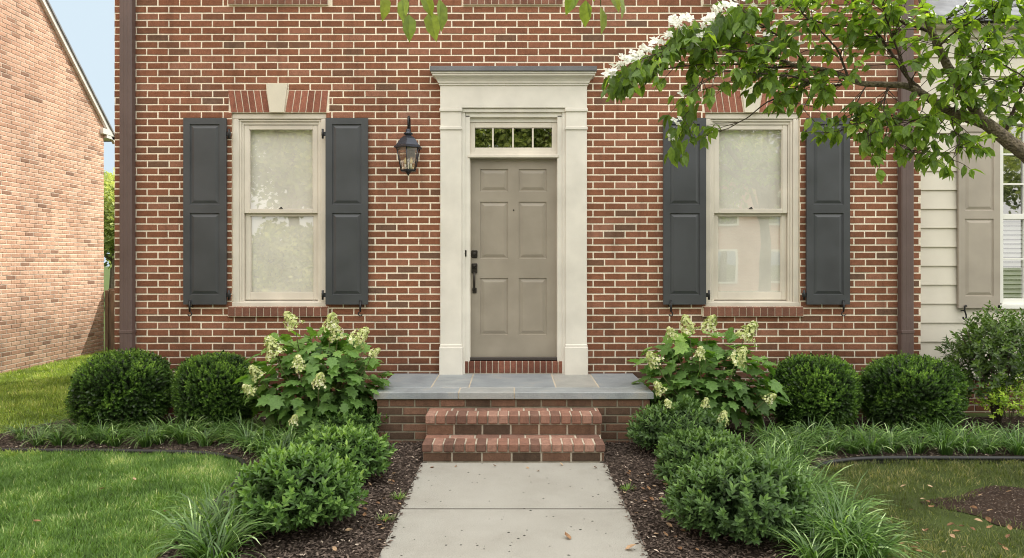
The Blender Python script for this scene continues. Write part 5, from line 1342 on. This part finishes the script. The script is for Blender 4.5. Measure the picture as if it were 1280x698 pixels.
tree('broad street tree across the road facing the door', .2, -22, 12.5, 4.8, 12, 'street_leaf', GT, 15000, .24, .5)
tree('street tree across the road facing the clapboard house', 15.5, -19, 10, 4.0, 13, 'street_leaf', GT, 12000, .22)
tree('slim street tree across the road facing the right window', 11.2, -24, 10, 3.0, 14, 'street_leaf', GT, 9000, .2, .68)
he = empty('hedge', (-9, -18.3, 0), 'tall clipped hedge across the road', 'hedge')
r = np.random.default_rng(50); nh = 26000
P = np.stack([r.uniform(-9, 9, nh), r.uniform(-.7, .7, nh), r.uniform(0, 2.7, nh)], 1); P[:, 2] += .25 * np.sin(P[:, 0] * 1.7) + .15 * np.sin(P[:, 0] * 4.1)
fr_ = r.random(nh) < .7; P[fr_, 1] = .62 + .14 * np.sin(P[fr_, 0] * 3.1 + P[fr_, 2] * 2.3) + r.normal(size=fr_.sum()) * .06
Zh = np.tile([0, .8, .6], (nh, 1)) + r.normal(size=(nh, 3)) * .6
link('foliage', np_mesh('foliage', *scatter(*leaf_small(.7), P, r.normal(size=(nh, 3)), Zh, r.uniform(.14, .26, nh), np.clip(r.normal(.6, .2, nh), 0, 1))), M['street_leaf'], he)
m = MB(); m.box(-9, 9, -.5, .45, 0, 2.3); m.build('dark_core', M['dark'], he)  # plain dark box filling the hedge behind its leaves
# brick house across the road (seen mirrored in the right window)
oh = empty('house_across_road', (16.5, -32, 0), 'sunlit brick house with white windows across the road', 'house')
M['op_brick'] = tex_brick('op_brick', (.42, .2, .14), (.5, .26, .19), (.6, .5, .4), (R(90), 0, 0))
m = MB(); m.box(-6.2, 7, -8, 0, -.1, 6.5); m.build('wall', M['op_brick'], oh)
m = MB(); m.prism([(-8.5, 6.5), (.4, 6.5), (-4, 9.5)], 'x', -7.3, 7.3); m.build('roof', M['roof'], oh)
for wx in (-4.6, -2.1, 1.9, 5):
    for wz in (.5, 3.7):
        m = MB(); m.box(wx - .62, wx + .62, .002, .06, wz - .1, wz + 1.8); f_ = m.build('window', M['white'], oh)
        m = MB(); m.box(wx - .5, wx + .5, .061, .07, wz, wz + 1.68); m.build('pane', M['dglass'], f_)

# ------------------------------------------------------------------ LIGHT
FILL_CLOUD = 5.6
S = Vector((.70, .66, 1.0)).normalized(); el = math.asin(S.z); az = math.atan2(S.x, S.y)
w = bpy.data.worlds.new('World'); scene.world = w; w.use_nodes = True; nt = w.node_tree; nt.nodes.clear()
sky = nt.nodes.new('ShaderNodeTexSky'); sky.sky_type = 'NISHITA'; sky.sun_disc = False; sky.sun_elevation = el; sky.sun_rotation = az
sky.air_density = 1.0; sky.dust_density = 1.2; sky.ozone_density = 1.0; sky.altitude = 50
hs = nt.nodes.new('ShaderNodeHueSaturation'); hs.inputs['Saturation'].default_value = .6; nt.links.new(sky.outputs[0], hs.inputs['Color'])
wm_ = nt.nodes.new('ShaderNodeMix'); wm_.data_type = 'RGBA'; wm_.blend_type = 'MULTIPLY'; wm_.inputs[0].default_value = 1; nt.links.new(hs.outputs[0], wm_.inputs[6]); wm_.inputs[7].default_value = (1.12, 1.0, .90, 1)
bg = nt.nodes.new('ShaderNodeBackground'); bg.inputs['Strength'].default_value = .5; cap = nt.nodes.new('ShaderNodeMix'); cap.data_type = 'RGBA'; cap.blend_type = 'DARKEN'; cap.inputs[0].default_value = 1; nt.links.new(wm_.outputs[2], cap.inputs[6]); cap.inputs[7].default_value = (1.42, 1.70, 1.90, 1); 
# cloud added on street side and overhead to fill shaded front; blue behind houses
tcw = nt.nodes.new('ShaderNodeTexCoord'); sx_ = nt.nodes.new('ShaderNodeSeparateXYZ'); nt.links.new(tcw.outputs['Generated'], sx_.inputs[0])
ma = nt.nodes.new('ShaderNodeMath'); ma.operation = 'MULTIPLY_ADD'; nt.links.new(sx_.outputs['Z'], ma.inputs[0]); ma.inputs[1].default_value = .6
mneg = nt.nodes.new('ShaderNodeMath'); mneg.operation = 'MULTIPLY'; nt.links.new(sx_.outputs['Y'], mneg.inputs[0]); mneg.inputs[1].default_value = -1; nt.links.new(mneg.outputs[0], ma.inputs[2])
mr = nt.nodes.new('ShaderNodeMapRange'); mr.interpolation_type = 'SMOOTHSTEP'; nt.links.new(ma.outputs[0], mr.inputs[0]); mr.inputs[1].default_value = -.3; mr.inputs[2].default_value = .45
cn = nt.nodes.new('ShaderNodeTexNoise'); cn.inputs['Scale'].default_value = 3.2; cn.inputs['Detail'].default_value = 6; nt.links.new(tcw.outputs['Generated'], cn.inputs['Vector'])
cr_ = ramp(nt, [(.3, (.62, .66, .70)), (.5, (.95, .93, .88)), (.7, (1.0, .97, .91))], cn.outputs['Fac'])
cg = mixc(nt, cr_.outputs[0], (FILL_CLOUD, FILL_CLOUD, FILL_CLOUD), 1.0, 'MULTIPLY')
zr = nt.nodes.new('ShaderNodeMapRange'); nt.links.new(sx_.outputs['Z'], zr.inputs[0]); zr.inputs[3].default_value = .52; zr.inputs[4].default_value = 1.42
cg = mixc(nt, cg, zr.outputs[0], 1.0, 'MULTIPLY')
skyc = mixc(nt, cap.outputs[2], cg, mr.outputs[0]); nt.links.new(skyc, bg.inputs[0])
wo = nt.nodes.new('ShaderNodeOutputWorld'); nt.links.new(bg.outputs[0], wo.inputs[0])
ld = bpy.data.lights.new('sun', 'SUN'); ld.energy = 5.0; ld.angle = R(.5); ld.color = (1, .93, .80)
lo = bpy.data.objects.new('sun', ld); COL.objects.link(lo); lo.rotation_euler = S.to_track_quat('Z', 'Y').to_euler(); lo.location = (0, 0, 20)

cd = bpy.data.cameras.new('camera'); cam = bpy.data.objects.new('camera', cd); COL.objects.link(cam)
cam.location = (0, -CAMD, CAMH); cam.rotation_euler = (R(90), 0, 0)
cd.sensor_width = 36; cd.lens = F / 1280 * 36; cd.shift_y = -(349 - HZ) / 1280; cd.clip_end = 600; cd.clip_start = .05
scene.camera = cam
scene.render.engine = 'CYCLES'
scene.cycles.pixel_filter_type = 'BLACKMAN_HARRIS'; scene.cycles.filter_width = 1.0; scene.cycles.max_bounces = 8; scene.cycles.diffuse_bounces = 4; scene.cycles.transparent_max_bounces = 12; scene.cycles.use_denoising = True
scene.view_settings.view_transform = 'Standard'; scene.view_settings.look = 'None'; scene.view_settings.exposure = 0; scene.view_settings.gamma = 1
